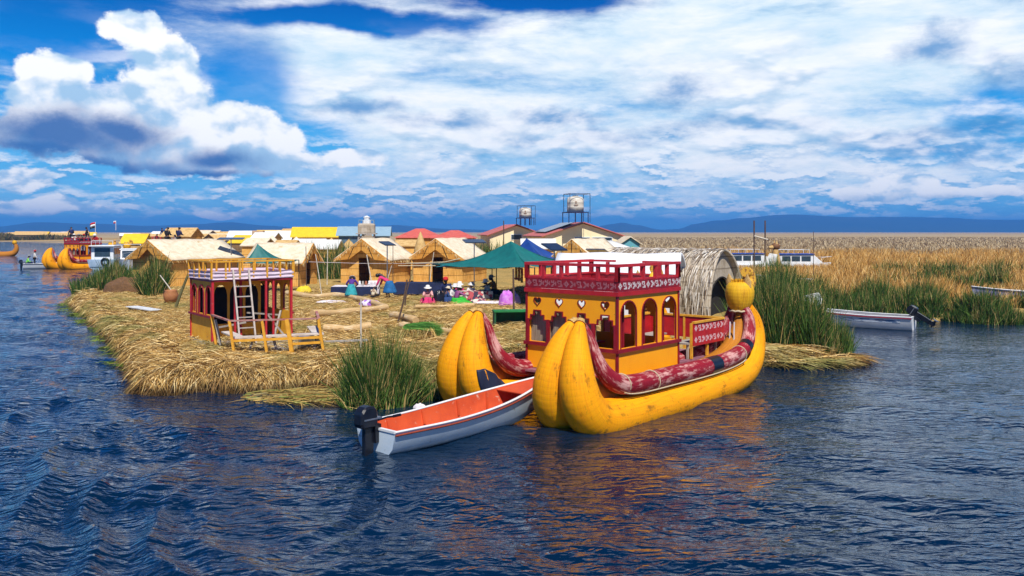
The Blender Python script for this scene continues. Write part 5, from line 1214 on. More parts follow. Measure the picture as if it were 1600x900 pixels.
    if hair:
        mb = MB(); mb.ball((-.02, 0, .03), .108, 12, 8, (1, 1, 1.0)); place(mb.build('hair', m_hair, T))
        mb = MB(); q = [hd-fw*.07+up*.02, hd-fw*.13-up*.08, hd-fw*.13-up*.3, hd-fw*.10-up*.52]; mb.tube(q, [.09, .07, .055, .02], 8); mb.build('braid', m_hair, T)
    else:
        mb = MB(); mb.ball((-.03, 0, .015), .098, 10, 6, (1, 1, 1)); place(mb.build('hair', m_hair, T))
    if hat:
        mb = MB(); h = cm(hat+' hat', COL[hat])
        if hat in ('red', 'grey'): mb.lathe([(.112, .03), (.115, .07), (.10, .13), (.05, .165), (.001, .17)], (0, 0, 0), 14); mb.box((.13, 0, .045), (.10, .13, .012))
        else: mb.lathe([(.19, .035), (.195, .045), (.12, .065), (.105, .075), (.10, .14), (.07, .17), (.001, .172)], (0, 0, 0), 16)
        place(mb.build('hat', h, T, solid=.008))
    return T
def pp(px, py, Y): return ((px-800)/F*Y, Y)
D2 = math.radians
person(pp(549, 0, 45.2), D2(95), 'bend', 'purple', 'teal', 'woman in purple top, teal skirt and pale hat bending over the white topped table', 'white', arms='hips', scale=.92, group='people on the straw')
person(pp(606, 0, 46.0), D2(165), 'bend', 'pink', 'blue', 'long haired woman in pink top and blue skirt stooping near the thatched hut', None, 1, arms='down', scale=1.02, group='people on the straw')
person(pp(583, 0, 45.5), D2(60), 'sit', 'cream', 'black', 'small dark haired child in cream and black sitting at the table end', None, 0, scale=.72, skirt=False, group='people on the straw')
P = 'people seated around the textiles'
for a in ((668, 45.2, -80, 'sit', 'palepink', 'magenta', 'seated woman in pale pink with white hat, leftmost of the seated group', 'white', 1.0),
          (697, 48.6, -95, 'sit', 'navy', 'black', 'seated person in navy with a red cap, behind the front row', 'red', 1.25),
          (697, 45.6, 20, 'sit', 'darkblue', 'darkblue', 'seated woman in dark blue with cream hat beside the black bag', 'cream', .86),
          (717, 47.6, -70, 'sit', 'pink', 'navy', 'seated woman in bright pink with wide white hat', 'white', 1.1),
          (709, 46.6, -60, 'sit', 'white', 'navy', 'seated woman in white top and white hat between the pink and mauve ones', 'white', 1.0),
          (714, 44.9, 30, 'sit', 'mauve', 'green', 'seated woman in mauve top with bright green skirt spread on the straw', 'white', .98),
          (735, 47.4, -60, 'sit', 'white', 'black', 'seated woman in white with white hat just left of the tent pole', 'white', 1.02),
          (763, 47.6, 200, 'sit', 'cream', 'black', 'seated woman in cream top with dark apron, rightmost of the seated group', 'white', 1.15),
          (772, 50.5, 200, 'sit', 'orange', 'black', 'person in orange with grey cap, farthest back of the seated group', 'grey', 1.3)):
    person(pp(a[0], 0, a[1]-2.0), D2(a[2]), a[3], a[4], a[5], a[6], a[7], scale=a[8], group=P, arms='lap' if a[0] % 2 else 'reach')
# ---------------------------------------------------------------- things lying about under the tents
def heap(c, sx, sy, sz, mat, label, name, cat, rz=0, seed=0, z=None, group=None):
    mb = MB()
    def fn(u, v):
        a = 2*PI*u; r = v; n = 1+.22*mnoise.noise(Vector((math.cos(a)*1.6+seed, math.sin(a)*1.6, v*2))); h = math.sqrt(max(0, 1-r**2.4))
        return (sx*r*math.cos(a)*n, sy*r*math.sin(a)*n, sz*h*(1+.35*mnoise.noise(Vector((math.cos(a)*r*3+seed, math.sin(a)*r*3, 7))))-.01)
    mb.sheet(fn, 28, 9); o = mb.build(name, mat); o.location = (c[0], c[1], gz(*c) if z is None else z); o.rotation_euler.z = rz; return tag(o, label, cat, group)
def patt(name, a, b, c):
    m, nt, bs = NT(name); v = mapping(nt, (7, 7, 7)); w_ = nt.nodes.new('ShaderNodeTexVoronoi'); nt.links.new(v, w_.inputs['Vector']); w_.inputs['Scale'].default_value = 1
    sx = nt.nodes.new('ShaderNodeSeparateColor'); nt.links.new(w_.outputs['Color'], sx.inputs[0])
    nt.links.new(ramp(nt, sx.outputs[0], [(0, a), (.35, a), (.36, b), (.7, b), (.71, c)], 'CONSTANT'), bs.inputs['Base Color']); bs.inputs['Roughness'].default_value = .9; return m
m_tex = patt('striped textile', (.55, .10, .12), (.66, .60, .52), (.07, .05, .10))
m_purp = patt('purple patterned cloth', (.30, .12, .50), (.66, .60, .74), (.08, .03, .16))
def table(c, rz, L, W, Hh, top, skirt, label, goods=None):
    T = empty('covered_table', (c[0], c[1], gz(*c)), rz, label, 'table', 'market tables')
    mb = MB(); mb.box((0, 0, Hh), (L, W, .04)); t = mb.build('tabletop', m_grey, T)
    mb = MB(); mb.sheet(lambda u, v: ((u-.5)*(L+.06), (v-.5)*(W+.06), Hh+.03+.012*math.sin(u*21)*math.sin(v*13)), 20, 8); mb.build('top_cloth', top, T)
    mb = MB()
    def sk(u, v):
        d = u*4; i = min(3, int(d)); t = d-i; cs = [(-L/2, -W/2), (L/2, -W/2), (L/2, W/2), (-L/2, W/2), (-L/2, -W/2)]; a, b = cs[i], cs[i+1]; x = a[0]*(1-t)+b[0]*t; y = a[1]*(1-t)+b[1]*t
        f = .03*v*math.sin(u*90); return (x*(1.03+f), y*(1.05+f), Hh+.02-v*(Hh-.04))
    mb.sheet(sk, 160, 4); mb.build('skirt_cloth', skirt, T)
    mb = MB()
    for x in (-1, 1):
        for y in (-1, 1): mb.bar((x*(L/2-.08), y*(W/2-.08), 0), (x*(L/2-.08), y*(W/2-.08), Hh-.02), .05)
    mb.each('leg', m_grey, T); return T
m_navyc = pm('navy table cloth', (.01, .022, .09), (.006, .012, .05), 3, .8, bmp=.3)
table(pp(556, 0, 47.6), .05, 2.4, 1.5, .58, m_cloth_w, m_navyc, 'white topped market table with navy skirt in front of the hut with black doorway')
table(pp(655, 0, 48.4), .04, 2.6, 1.6, .62, m_navyc, m_navyc, 'long navy covered market table left of the seated group')
table(pp(742, 0, 44.8), .25, 1.7, .8, .46, m_tex, m_tex, 'low market table spread with striped textiles among the seated women')
g = empty('white_drape', (*pp(585, 0, 47.0), gz(*pp(585, 0, 47.0))), .1, 'white cloth hanging upright beside the navy skirted table', 'cloth')
mb = MB(); mb.sheet(lambda u, v: ((u-.5)*.55+.03*math.sin(v*5), .03*math.sin(u*20), .85*(1-v)), 14, 6); mb.build('cloth', m_cloth_w, g, solid=.01)
for k in range(9):   # carved goods on the white table
    x, y = pp(552+k*5, 0, 47.5+.3*(k % 3)); 
    o = MB().lathe([(.001, 0), (.08, .0), (.09, .05), (.05, .1), (.07, .16), (.03, .22), (.001, .23)], (0, 0, 0), 10).build('carved_figure', [m_grey, pm('terracotta', (.40, .12, .06)), m_white][k % 3])
    o.location = (x, y, gz(x, y)+.62); tag(o, ['small grey carved figure standing on the white topped table', 'small terracotta figure standing on the white topped table', 'small white figure standing on the white topped table'][k % 3], 'figurine', ['grey', 'terracotta', 'white'][k % 3]+' figures on the white topped table')
heap(pp(720, 0, 42.6), .55, .35, .20, cm('green cloth', COL['green']), 'bright green cloth heaped on the straw', 'cloth_heap', 'cloth', seed=2)
heap(pp(685, 0, 43.5), .34, .3, .62, m_black, 'bulging black bag between the pale pink and dark blue women', 'bag', 'bag', seed=4)
heap(pp(792, 0, 41.6), .40, .34, .66, pm('violet sack', (.46, .06, .56), (.62, .28, .70), 5, .8, bmp=.4), 'bulging violet bundle under the right side of the teal tent', 'bundle', 'bundle', seed=6)
heap(pp(803, 0, 42.6), .34, .3, .52, pm('lilac sack', (.40, .20, .50), (.66, .52, .74), 6, .8, bmp=.4), 'lilac and white bundle just behind the violet one', 'bundle', 'bundle', seed=9)
heap(pp(766, 0, 42.6), .9, .35, .10, m_cloth_w, 'white cloth spread low on the straw beside the violet bundle', 'spread_cloth', 'cloth', seed=11)
heap(pp(748, 0, 43.4), .5, .3, .22, m_tex, 'striped textile heaped below the low market table', 'textile_heap', 'cloth', seed=12)
heap(pp(528, 0, 46.5), .45, .3, .25, pm('lilac pink cloth', (.56, .34, .52), (.3, .1, .3), 8), 'lilac cloth heap at the left end of the navy skirted table', 'cloth_heap', 'cloth', seed=13)
heap(pp(518, 0, 43), .8, .3, .10, m_cloth_w, 'flat pale cloth lying left of the tables', 'spread_cloth', 'cloth', seed=14)
heap(on(578, 478)[:2], .62, .24, .26, m_purp, 'purple and white patterned textile draped over the end of the long log', 'textile', 'cloth', rz=-.25, seed=15)
heap(pp(475, 0, 50), .5, .35, .38, pm('yellow plastic', (.80, .62, .02), (.6, .42, .01), 3), 'bright yellow plastic heap beside the hut with its gable to the right', 'plastic_heap', 'plastic', seed=16)
o = empty('green_crate', (*on(797, 511)[:2], on(797, 511).z), .15, 'dark green wooden crate bench beside the cabin of the big boat', 'crate')
mb = MB(); mb.box((0, 0, .50), (1.3, .6, .06)); mb.build('lid', pm('green paint board', (.01, .22, .05), (.01, .12, .03), 3), o)
mb = MB(); mb.box((-.6, 0, .235), (.06, .55, .47)); mb.box((.6, 0, .235), (.06, .55, .47)); mb.box((0, .24, .235), (1.13, .04, .47)); mb.each('side_board', pm('dark green board', (.01, .12, .04), (.01, .06, .02), 3), o)
o = empty('hanging_weavings', (*pp(811, 0, 46), 1.5), .2, 'orange and red weavings hanging from the tent edge', 'weaving')
mb = MB()
for k in range(3): mb.box((-.15+.16*k, .03*k, .35-.1*k), (.13, .02, .75))
mb.each('strip', patt('orange weave', (.7, .14, .03), (.75, .45, .1), (.35, .03, .04)), o)
c = on(205, 458); heap((c.x, c.y), 1.5, .9, .75, pm('brown rotting reeds', (.22, .11, .045), (.10, .05, .02), 9, .95, (1, 1, 4), bmp=.9, dist=.08), 'brown rotting reed mound between the two left green clumps', 'reed_mound', 'reed mound', seed=31)
# logs of bundled reeds
m_log = reed_mat('pale reed log', (.62, .44, .22), (.46, .28, .12), (.75, .62, .42), .6)
def log(pts, r, label):
    P = [on(x, y) for x, y in pts]; P = [Vector((p.x, p.y, p.z+r*.75)) for p in P]; c = P[0].copy(); S_ = spline([p-c for p in P], 5)
    mb = MB(); mb.tube(S_, [r*(.86+.14*math.sin(i*.9)) if 0 < i < len(S_)-1 else r*.85 for i in range(len(S_))], 10); o = mb.build('reed_log', m_log); o.location = c; return tag(o, label, 'reed log', 'reed logs lying on the straw')
log([(448, 463), (490, 467), (530, 468), (566, 474), (603, 484)], .17, 'longest curved reed log, its far end under the purple textile')
log([(488, 499), (520, 495), (560, 491), (604, 486)], .17, 'slightly bent reed log running up to the purple textile')
log([(506, 518), (545, 518), (580, 517)], .16, 'straight reed log beside the railed bench')
log([(612, 497), (632, 501), (650, 505)], .17, 'short thick reed log in front of the two leaning sticks')
log([(626, 512), (645, 515)], .16, 'very short reed log just behind the cut reed bundle')
log([(680, 524), (700, 527), (720, 530)], .14, 'small reed log left of the far bow tips')
log([(648, 487), (690, 484), (740, 482)], .10, 'thin reed log lying in front of the seated group')
for (a, b, w_, lab) in (((205, 482), (243, 488), .55, 'white board lying alone near the left edge of the island'), ((506, 541), (574, 538), .3, 'long grey board lying right of the railed bench'), ((797, 545), (822, 549), .7, 'white board on the straw by the big boat cabin')):
    p, q = on(*a), on(*b); mb = MB(); mb.bar((0, 0, 0), q-p+Vector((0, 0, .02)), w_, .04); o = mb.build('board', m_white if 'white' in lab else m_grey); o.location = p+Vector((0, 0, .07)); tag(o, lab, 'board', 'loose boards on the straw')
def stick(pts, r, mat, label, cat='pole', name='pole'):
    P = [Vector(p) for p in pts]; c = P[0].copy(); mb = MB(); mb.tube([p-c for p in P], [r*(1-.3*i/len(P)) for i in range(len(P))], 7); o = mb.build(name, mat); o.location = c; return tag(o, label, cat, 'poles stuck in the straw' if cat == 'pole' else None)
m_bam = pm('bleached pole', (.66, .62, .54), (.48, .42, .34), 6, .8); m_brn = pm('dark stick', (.13, .08, .05), (.07, .04, .03), 6, .8); m_olive = pm('olive pole', (.15, .14, .05), (.09, .08, .03), 5)
def pole(px, pb, qx, qt, r, mat, label, mid=0):
    p = on(px, pb); q = A(qx, qt, p.y); m = p.lerp(q, .5); m.x += mid; stick([p-Vector((0, 0, .1)), m, q], r, mat, label)
pole(273, 482, 299, 417, .07, m_olive, 'thick olive pole leaning right at the left end of the long hut')
pole(277, 468, 250, 430, .035, m_bam, 'pale thin pole leaning left out of the clay pot')
pole(564, 548, 564, 468, .03, m_bam, 'pale upright pole beside the front green reeds')
pole(620, 505, 636, 437, .04, m_brn, 'dark crooked stick with pale top, left of the pair', .06)
pole(632, 484, 641, 435, .035, m_brn, 'dark crooked stick with pale top, right of the pair', -.05)
pole(503, 462, 493, 397, .03, m_bam, 'pale pole leaning left of the tables')
pole(511, 446, 512, 385, .035, m_bam, 'tall upright pale pole in front of the green reeds')
pole(479, 455, 478, 385, .03, m_brn, 'thin dark pole by the hut with its gable to the right')
pole(584, 463, 573, 398, .035, m_bam, 'long pale pole leaning over the white topped table')
pole(600, 455, 612, 415, .03, m_bam, 'pale pole leaning right behind the stooping woman')
pole(670, 448, 678, 394, .03, m_bam, 'pale pole holding the left corner of the awning')
pole(803, 505, 802, 420, .045, m_brn, 'dark pole under the right side of the teal tent')
pole(614, 450, 614, 380, .025, m_brn, 'thin dark upright pole beside the hut wall')
stick([A(787, 398, 86), A(787, 345, 86)], .06, m_brn, 'tall thin dark mast left of the smaller cream house')
stick([A(478, 409, 57), A(560, 411.5, 57), A(640, 412, 55), A(695, 411.5, 50)], .014, m_cloth_w, 'pale washing line strung past the hut with black doorway', 'rope', 'washing_line')
o = empty('clay_pot', on(267, 476), 0, 'rust brown clay pot beside the left green reeds', 'pot'); mb = MB(); mb.lathe([(.001, 0), (.22, 0), (.33, .2), (.36, .42), (.28, .58), (.30, .64), (.26, .64), (.24, .56), (.001, .5)], (0, 0, 0), 16); mb.build('body', pm('terracotta pot', (.42, .17, .06), (.3, .11, .04), 3), o)
# life jackets and the cut bundle
c = on(671, 583); m_lj = pm('orange life jacket cloth', (.85, .13, .02), (.60, .07, .01), 4, .7, bmp=.5, dist=.05)
heap((c.x, c.y), .48, .36, .36, m_lj, 'crumpled orange life jacket heap on the shore beside the far bow', 'life_jacket', 'life jacket', rz=-.4, seed=21)
heap((c.x+.12, c.y+.12), .30, .14, .36, pm('navy white nylon', (.02, .04, .12), (.6, .6, .62), 7, .7), 'navy and white nylon bag lying on the orange life jackets', 'nylon_bag', 'bag', rz=-.4, seed=23, z=gz(c.x, c.y)+.04)
c = G(654, 640, 0); heap((c.x, c.y+.2), .14, .10, .10, m_cloth_w, 'small white plastic bag floating at the foot of the front reeds', 'plastic_bag', 'bag', seed=25, z=.0)
c = on(655, 528); n = 1400; yy = rng.normal(0, .22, n); hh = rng.random(n)
m_cut = island_mat('cut green reeds', [(0, (.03, .12, .02)), (.5, (.06, .20, .03)), (1, (.16, .32, .06))])
o = empty('cut_reed_bundle', c, 0, 'bundle of freshly cut green reeds lying with drooping tan roots', 'reed bundle')
blades('green_stalks', np.stack([-.5+.1*rng.random(n), yy, .22+.16*hh], 1), unit(np.stack([np.ones(n), rng.normal(-.1, .1, n), rng.normal(.02, .08, n)], 1)), rng.uniform(.8, 1.3, n), .02, .15, m_cut, o)
blades('dry_ends', np.stack([-.55+1.1*rng.random(n), yy-.25, .24+.1*hh], 1), unit(np.stack([rng.normal(.1, .3, n), -.6*np.ones(n), -.6*np.ones(n)], 1)), rng.uniform(.25, .55, n), .018, .2, m_straw, o)

# ---------------------------------------------------------------- reeds
clump(G(603, 626)[:2], .85, .95, 4600, 1.75, 'dense dark green reed clump rooted in the water left of the far bow')
clump(G(668, 622)[:2], .55, .4, 1500, .55, 'darker green reeds between the front clump and the far bow')
clump(G(572, 634)[:2], .55, .5, 1300, 1.05, 'sparse low reeds at the left foot of the front clump', lean=.28)
clump((-25.2, 53.6), 1.9, 1.5, 5200, 1.75, 'broad dark green reed clump on the left tip of the island', w=(.03, .05), lean=.12)
clump((-20.2, 48.6), .7, .7, 2600, 2.55, 'tall narrow green reed clump in front of the long hut', w=(.02, .045), lean=.14)
clump((-14.2, 66), 3.0, 1.5, 3800, 2.9, 'tall green reeds between the two middle huts', w=(.03, .05), lean=.1)
clump((-5.6, 66), 1.3, 1.0, 1500, 2.4, 'green reeds showing in the gap between the two matching huts', w=(.03, .05), lean=.1)
clump((-2.3, 84), 2.2, 1.5, 1800, 3.0, 'dull green bushy reeds left of the cream houses', w=(.05, .08), lean=.2)
clump((8.75, 28.5), 1.45, 1.4, 6800, 2.3, 'large dark green reed clump right behind the figurehead', lean=.10)
clump((9.75, 27.9), 1.15, 1.1, 4200, 2.0, 'green reeds at the water edge, right end of the big clump', lean=.12)
clump((9.4, 31.6), 1.4, 1.2, 3400, 2.2, 'green reeds behind the big clump', lean=.14)
clump((14.6, 46.5), 2.3, 1.5, 3600, 1.9, 'green reed patch in the dry field behind the moored white boat', w=(.02, .04), lean=.14)
clump((21.2, 37.9), 1.5, .9, 2800, 1.15, 'dark green reeds standing in front of the purple boat', w=(.015, .03), lean=.2)
clump((16.6, 42.6), 2.6, 1.3, 5200, 1.55, 'green reeds along the water behind the tilted motor', w=(.02, .035), lean=.15)
clump((19.7, 41.5), 1.4, 1.0, 2200, 1.4, 'green reeds between the tilted motor and the purple boat', w=(.02, .035), lean=.18)
clump((17.4, 40.5), 2.0, .7, 3400, 1.35, 'dark green reeds right behind the tilted motor', w=(.02, .035), lean=.16)
clump((18.7, 39.2), 1.0, .5, 1800, .9, 'short green reeds right of the tilted motor', w=(.02, .035), lean=.2)
clump((20.2, 38.5), 1.0, .5, 1900, .9, 'short green reeds between the tilted motor and the dark reeds further right', w=(.02, .035), lean=.2)
clump((24.5, 39.6), 1.8, 1.0, 2400, 1.1, 'low green reeds at the right edge of the picture', w=(.02, .035), lean=.2)
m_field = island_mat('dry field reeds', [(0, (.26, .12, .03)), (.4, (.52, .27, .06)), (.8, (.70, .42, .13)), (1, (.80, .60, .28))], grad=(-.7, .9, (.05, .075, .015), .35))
# grad mixes towards the tip colour; swap so that the green foot is below
def field():
    n = 230000; Y = 30+105*rng.random(n)**1.5; X = rng.uniform(1, 6, n)+Y*rng.uniform(.02, .78, n)
    d = sdf(X, Y); dens = .55+.45*np.sin(X*.31+1.3*np.sin(Y*.11))*np.sin(Y*.23+.7*np.sin(X*.17)); k = (d > .5) & (X > 7.5) & (X > 12.5-(Y-40)*.12) & (rng.random(n) < .35+.65*dens) | ((d > .5) & (Y > 47) & (Y < 75) & (X > 9.5) & (rng.random(n) < .6))
    k &= ~((Y < 46) & (X < 14.5)) & ~((Y > 76.5) & (Y < 83.5) & (X > 18.5) & (X < 31))
    X, Y = X[k], Y[k]; n = len(X); dens = dens[k]
    h = (.75+.75*dens+.3*np.sin(X*1.3+np.sin(Y))*np.sin(Y*.9))*rng.uniform(.45, 1.2, n)*np.clip((Y-30)/16, .55, 1)*np.where((X < 20) & (Y < 52), .8, 1)
    h = np.where((Y < 80) & (X > 14) & (X < 30) & (X > Y*.24) & (X < Y*.37) & (Y > 44), np.minimum(h, 1.25-(Y-44)*.004), h)
    D = unit(np.stack([rng.normal(.1, .22, n), rng.normal(0, .22, n), np.ones(n)], 1))
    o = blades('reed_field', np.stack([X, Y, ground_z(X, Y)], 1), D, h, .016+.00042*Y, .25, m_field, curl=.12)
    tag(o, 'wide field of dry golden brown reeds on the right', 'reeds', kind='stuff')
    n = 60000; Y = 120+330*rng.random(n)**1.3; X = Y*rng.uniform(.02, .68, n); D = unit(np.stack([rng.normal(0, .3, n), rng.normal(0, .3, n), np.ones(n)], 1))
    o = blades('far_reed_field', np.stack([X, Y, np.full(n, .4)], 1), D, rng.uniform(.5, 1.3, n), .0016*Y, .2, island_mat('pale far reeds', [(0, (.22, .15, .09)), (.5, (.40, .30, .17)), (1, (.56, .46, .30))]), curl=.1)
    tag(o, 'paler reeds stretching off to the horizon', 'reeds', kind='stuff')
field()
for k in range(16):
    Y = 47+rr.random()*24; X = 13+rr.random()*24+(Y-47)*.3
    c_ = clump((X, Y), 1.0+rr.random()*1.6, .7+rr.random(), 900, 1.3+rr.random()*.5, 'olive and tan reed tuft standing out of the dry field', w=(.03, .055), lean=.2, group='olive tufts in the dry field')
clump((15.2, 43.6), 1.6, .9, 2200, 1.5, 'green reeds above the bow of the white boat with streaked side', w=(.02, .035), lean=.2)

n = 9000; Y = rng.uniform(371, 388, n); X = Y*rng.uniform(-.66, -.5, n); hh = 1.9*(1.0+1.3*np.clip(np.sin(X*.13)*np.sin(X*.05+1)+.3, 0, 1))*rng.uniform(.5, 1.1, n)
o = blades('far_shore_reeds', np.stack([X, Y, np.full(n, .1)], 1), unit(np.stack([rng.normal(0, .3, n), rng.normal(0, .3, n), np.ones(n)], 1)), hh, .5, .2, island_mat('dark far reeds', [(0, (.03, .04, .012)), (.5, (.10, .09, .03)), (1, (.24, .16, .06))]))
tag(o, 'dark reeds along the far shore on the left', 'reeds', kind='stuff')

# ---------------------------------------------------------------- other boats
skiff('rowing_boat', (16.45, 35.35, .02), math.radians(146), 5.6, 1.35, .50, m_white, pm('dull grey inside', (.36, .36, .38), (.22, .22, .25), 2), (m_white, m_mar), 'long white boat with blue streaked side and tilted up outboard motor', math.radians(58), stripe=pm('blue grey streaks', (.05, .12, .26), (.60, .66, .74), 2.2, .6, (1, 1, 6), lo=.46, hi=.52), bowH=.3, seats=(.3,))
skiff('rowing_boat', (28.2, 43.2, .45), math.radians(190), 5.6, 1.4, .55, pm('purple blue paint', (.10, .09, .34), (.28, .30, .46), 2.5, .6, dirt=(4, .6, (.5, .5, .5))), m_grey, (m_white, m_navyc), 'purple blue wooden boat lying in the reeds at the right', 0, seats=(.3,))
skiff('rowing_boat', (13.4, 39.9, .38), math.radians(60), 2.8, 1.0, .28, m_grey, m_white, (m_white, m_grey), 'small broken grey white boat stranded in the reeds', 0, seats=(.3,), roll=.25)
skiff('rowing_boat', (17.6, 50.5, .8), math.radians(160), 3.0, 1.2, .3, m_white, m_white, (m_white, m_grey), 'small white boat half sunk in the dry reeds behind', 0, seats=(.3,), roll=.3)
p = G(36, 420, 0); bt = skiff('rowing_boat', (p.x, p.y, .03), math.radians(28), 5.2, 1.3, .5, m_white, m_grey, (m_white, m_navyc), 'narrow white boat with two people on the far left water', 1, seats=(.3,))
person((p.x+.35, p.y+.2), D2(30), 'sit', 'lime', 'navy', 'person in lime green sitting at the stern of the narrow white boat', 'grey', skirt=False, z=.35, scale=1.25, group='people in the narrow white boat')
person((p.x+.95, p.y+.5), D2(30), 'stand', 'white', 'black', 'person in white with a red cap standing in the narrow white boat', 'red', skirt=False, z=.2, scale=1.1, group='people in the narrow white boat', arms='down')
def cruiser(loc, rz, label, hullm, roofm, sc=1, fender=False, L=6.5):
    T = empty('motor_cruiser', loc, rz, label, 'motor boat', 'motor cruisers'); T.scale = (sc,)*3
    n = 18; W = 1.15; V = []; Fc = []
    for i in range(n+1):
        u = i/n; h = W*(1-max(0, (u-.5)/.5)**2.2)+.02; t = .95+.35*max(0, u-.4)**1.5*2; x = u*L
        V += [(x+.3*u, -h, t), (x+.1*u, -h*.85, .25), (x, -h*.3, -.2), (x, h*.3, -.2), (x+.1*u, h*.85, .25), (x+.3*u, h, t)]
    for i in range(n):
        for j in range(6): j2 = (j+1) % 6; Fc.append((i*6+j, i*6+j2, i*6+6+j2, i*6+6+j))
    mb = MB(); mb.add(V, Fc); mb.add(V[:6], [tuple(range(6))]); mb.build('hull', hullm, T)
    mb = MB(); prof = [(.5, .9), (4.3, .95), (5.3, 1.2), (4.2, 2.15), (.5, 2.1)]; mb.prism(prof, (0, .95, 0), (1, 0, 0), (0, 0, 1), (0, -1.9, 0)); cb = mb.build('cabin', m_white, T, bevel=.05)
    for (a, b) in ((.8, 1.7), (1.85, 2.75), (2.9, 3.9)):
        for s in (-1, 1):
            mb = MB(); mb.box(((a+b)/2, s*.955, 1.68), (b-a, .03, .55)); mb.build('window', m_glass, cb)
    mb = MB(); mb.prism([(4.32, 2.0), (5.12, 1.32), (5.16, 1.36), (4.36, 2.04)], (0, .8, 0), (1, 0, 0), (0, 0, 1), (0, -1.6, 0)); mb.build('windscreen', m_glass, cb)
    mb = MB(); mb.box((.49, 0, 1.6), (.03, 1.3, .8)); mb.build('rear_window', m_glass, cb)
    mb = MB(); mb.box((2.2, 0, 2.17), (4.2, 2.15, .1)); mb.build('roof', roofm, T, bevel=.03)
    mb = MB()
    for x in (.4, 2.1, 3.8):
        for y in (-.9, .9): mb.bar((x, y, 2.2), (x, y, 2.65), .035)
    for y in (-.9, .9): mb.bar((.4, y, 2.65), (3.8, y, 2.65), .035)
    mb.bar((.4, -.9, 2.65), (.4, .9, 2.65), .035); mb.bar((5.2, -.7, 1.3), (5.2, -.7, 1.8), .03); mb.bar((5.2, .7, 1.3), (5.2, .7, 1.8), .03); mb.bar((5.2, -.7, 1.8), (6.6, 0, 1.9), .03); mb.bar((5.2, .7, 1.8), (6.6, 0, 1.9), .03)
    mb.each('rail', m_white, T)
    if fender:
        mb = MB(); mb.tube([(-.1, -.35+.3*math.cos(2*PI*k/16), .75+.3*math.sin(2*PI*k/16)) for k in range(17)], .09, 8); mb.build('tyre_fender', m_black, T)
        mb = MB(); mb.box((-.03, 0, .55), (.06, 1.9, .5)); mb.build('transom_board', hullm, T)
    return T
m_hb = pm('pale blue grey hull', (.34, .44, .56), (.24, .34, .46), 2, .5)
p = G(182, 432, 0)
cruiser((-42.8, 90, 0), D2(104), 'grey blue cruiser with a tyre on its stern beside the long hut', m_hb, m_white, 1.15, True)
cruiser((-38.6, 71.5, 0), D2(-68), 'white cruiser with dark windscreen right at the corner of the long hut', m_white, m_white, 1.0).location = (-40.9, 93.0, 0)
cruiser((19.6, 80, .15), D2(8), 'blue roofed white motor boat in the dry reeds, left of the reed figure', m_white, pm('blue roof paint', (.01, .06, .34), (.01, .04, .24), 2), .84, L=5.4)
cruiser((23.6, 78.5, .15), D2(2), 'blue roofed white motor boat with bow rails, right of the reed figure', m_white, pm('blue roof sheet', (.01, .07, .38), (.01, .05, .26), 2), .84, L=6.2)
# reed figure, sheet and poles beside those boats
o = empty('reed_figure', (21.5, 70.5, .4), .2, 'brown reed puma figure sitting between the blue roofed boats', 'reed figure')
mb = MB(); mb.lathe([(.001, 0), (.62, 0), (.55, .6), (.38, 1.3), (.26, 1.9), (.22, 2.15)], (0, 0, 0), 12); mb.build('body', m_thatch2, o)
mb = MB(); mb.ball((.02, 0, 2.4), .32, 12, 8, (1.1, 1, 1)); hd = mb.build('head', pm('dark brown reed', (.22, .10, .04), (.14, .06, .02), 6), o)
mb = MB()
for s in (-1, 1): mb.tube([(0, s*.18, 2.6), (0, s*.22, 2.9)], [.1, .02], 8)
mb.each('ear', m_thatch2, hd); mb = MB(); mb.tube([(-.2, 0, 2.35), (-.6, 0, 2.3)], [.2, .1], 8); mb.build('muzzle', m_thatch2, hd)
o = empty('white_sheet', (20.6, 69.5, .4), -.2, 'white board propped up at a slant beside the brown reed figure', 'board'); mb = MB(); mb.prism([(-.75, 0), (.6, 0), (.75, 1.6), (.15, 1.7)], (0, 0, .2), (1, 0, 0), (0, .2, .98), (0, .04, 0)); mb.build('sheet', m_roofw, o)
o = empty('twin_poles', (20.1, 70, .4), 0, 'pair of tall dark poles joined by a pale crossbar in the dry reeds', 'poles')
mb = MB()
for x in (-.36, .30): mb.tube([(x*1.35, 0, 0), (x*1.35, 0, 4.5)], .06, 7)
mb.each('pole', m_brn, o); mb = MB(); mb.tube([(-.5, -.08, 3.25), (.6, -.08, 2.95)], .07, 7); mb.build('crossbar', m_bam, o)
stick([A(1271, 430, 47), A(1271, 362, 47)], .018, m_brn, 'hair thin dark mast standing in the dry reeds')
# distant reed boats: copies of the near one with its parts
c = copy_tree(ferry, loc=(-47.6, 92, .05), rz=D2(62), label='smaller reed boat beyond the cruisers, yellow bows to the left, crowd on its roof')
c2 = copy_tree(ferry, loc=(-52.0, 118, .05), rz=D2(12), label='farthest reed boat with people on its roof behind the long hut')
for b_, y0 in ((c, 0), (c2, 0)): b_['group'] = 'reed boats'
ferry['group'] = 'reed boats'
def far_people(B, rz, spots, who):
    M = Matrix.Translation(B)@Matrix.Rotation(rz, 4, 'Z')
    for i, (x, y, s, t, h) in enumerate(spots):
        p = M@Vector((x, y, 2.68)); person((p.x, p.y), rr.uniform(0, 6), s, t, 'black', 'person in %s%s %s on %s' % (t, ' with %s hat' % h if h else '', {'sit': 'sitting', 'stand': 'standing'}[s], who), h, skirt=False, z=p.z-.0, arms='down' if s == 'stand' else 'lap', scale=1.12, group='passengers on '+who)
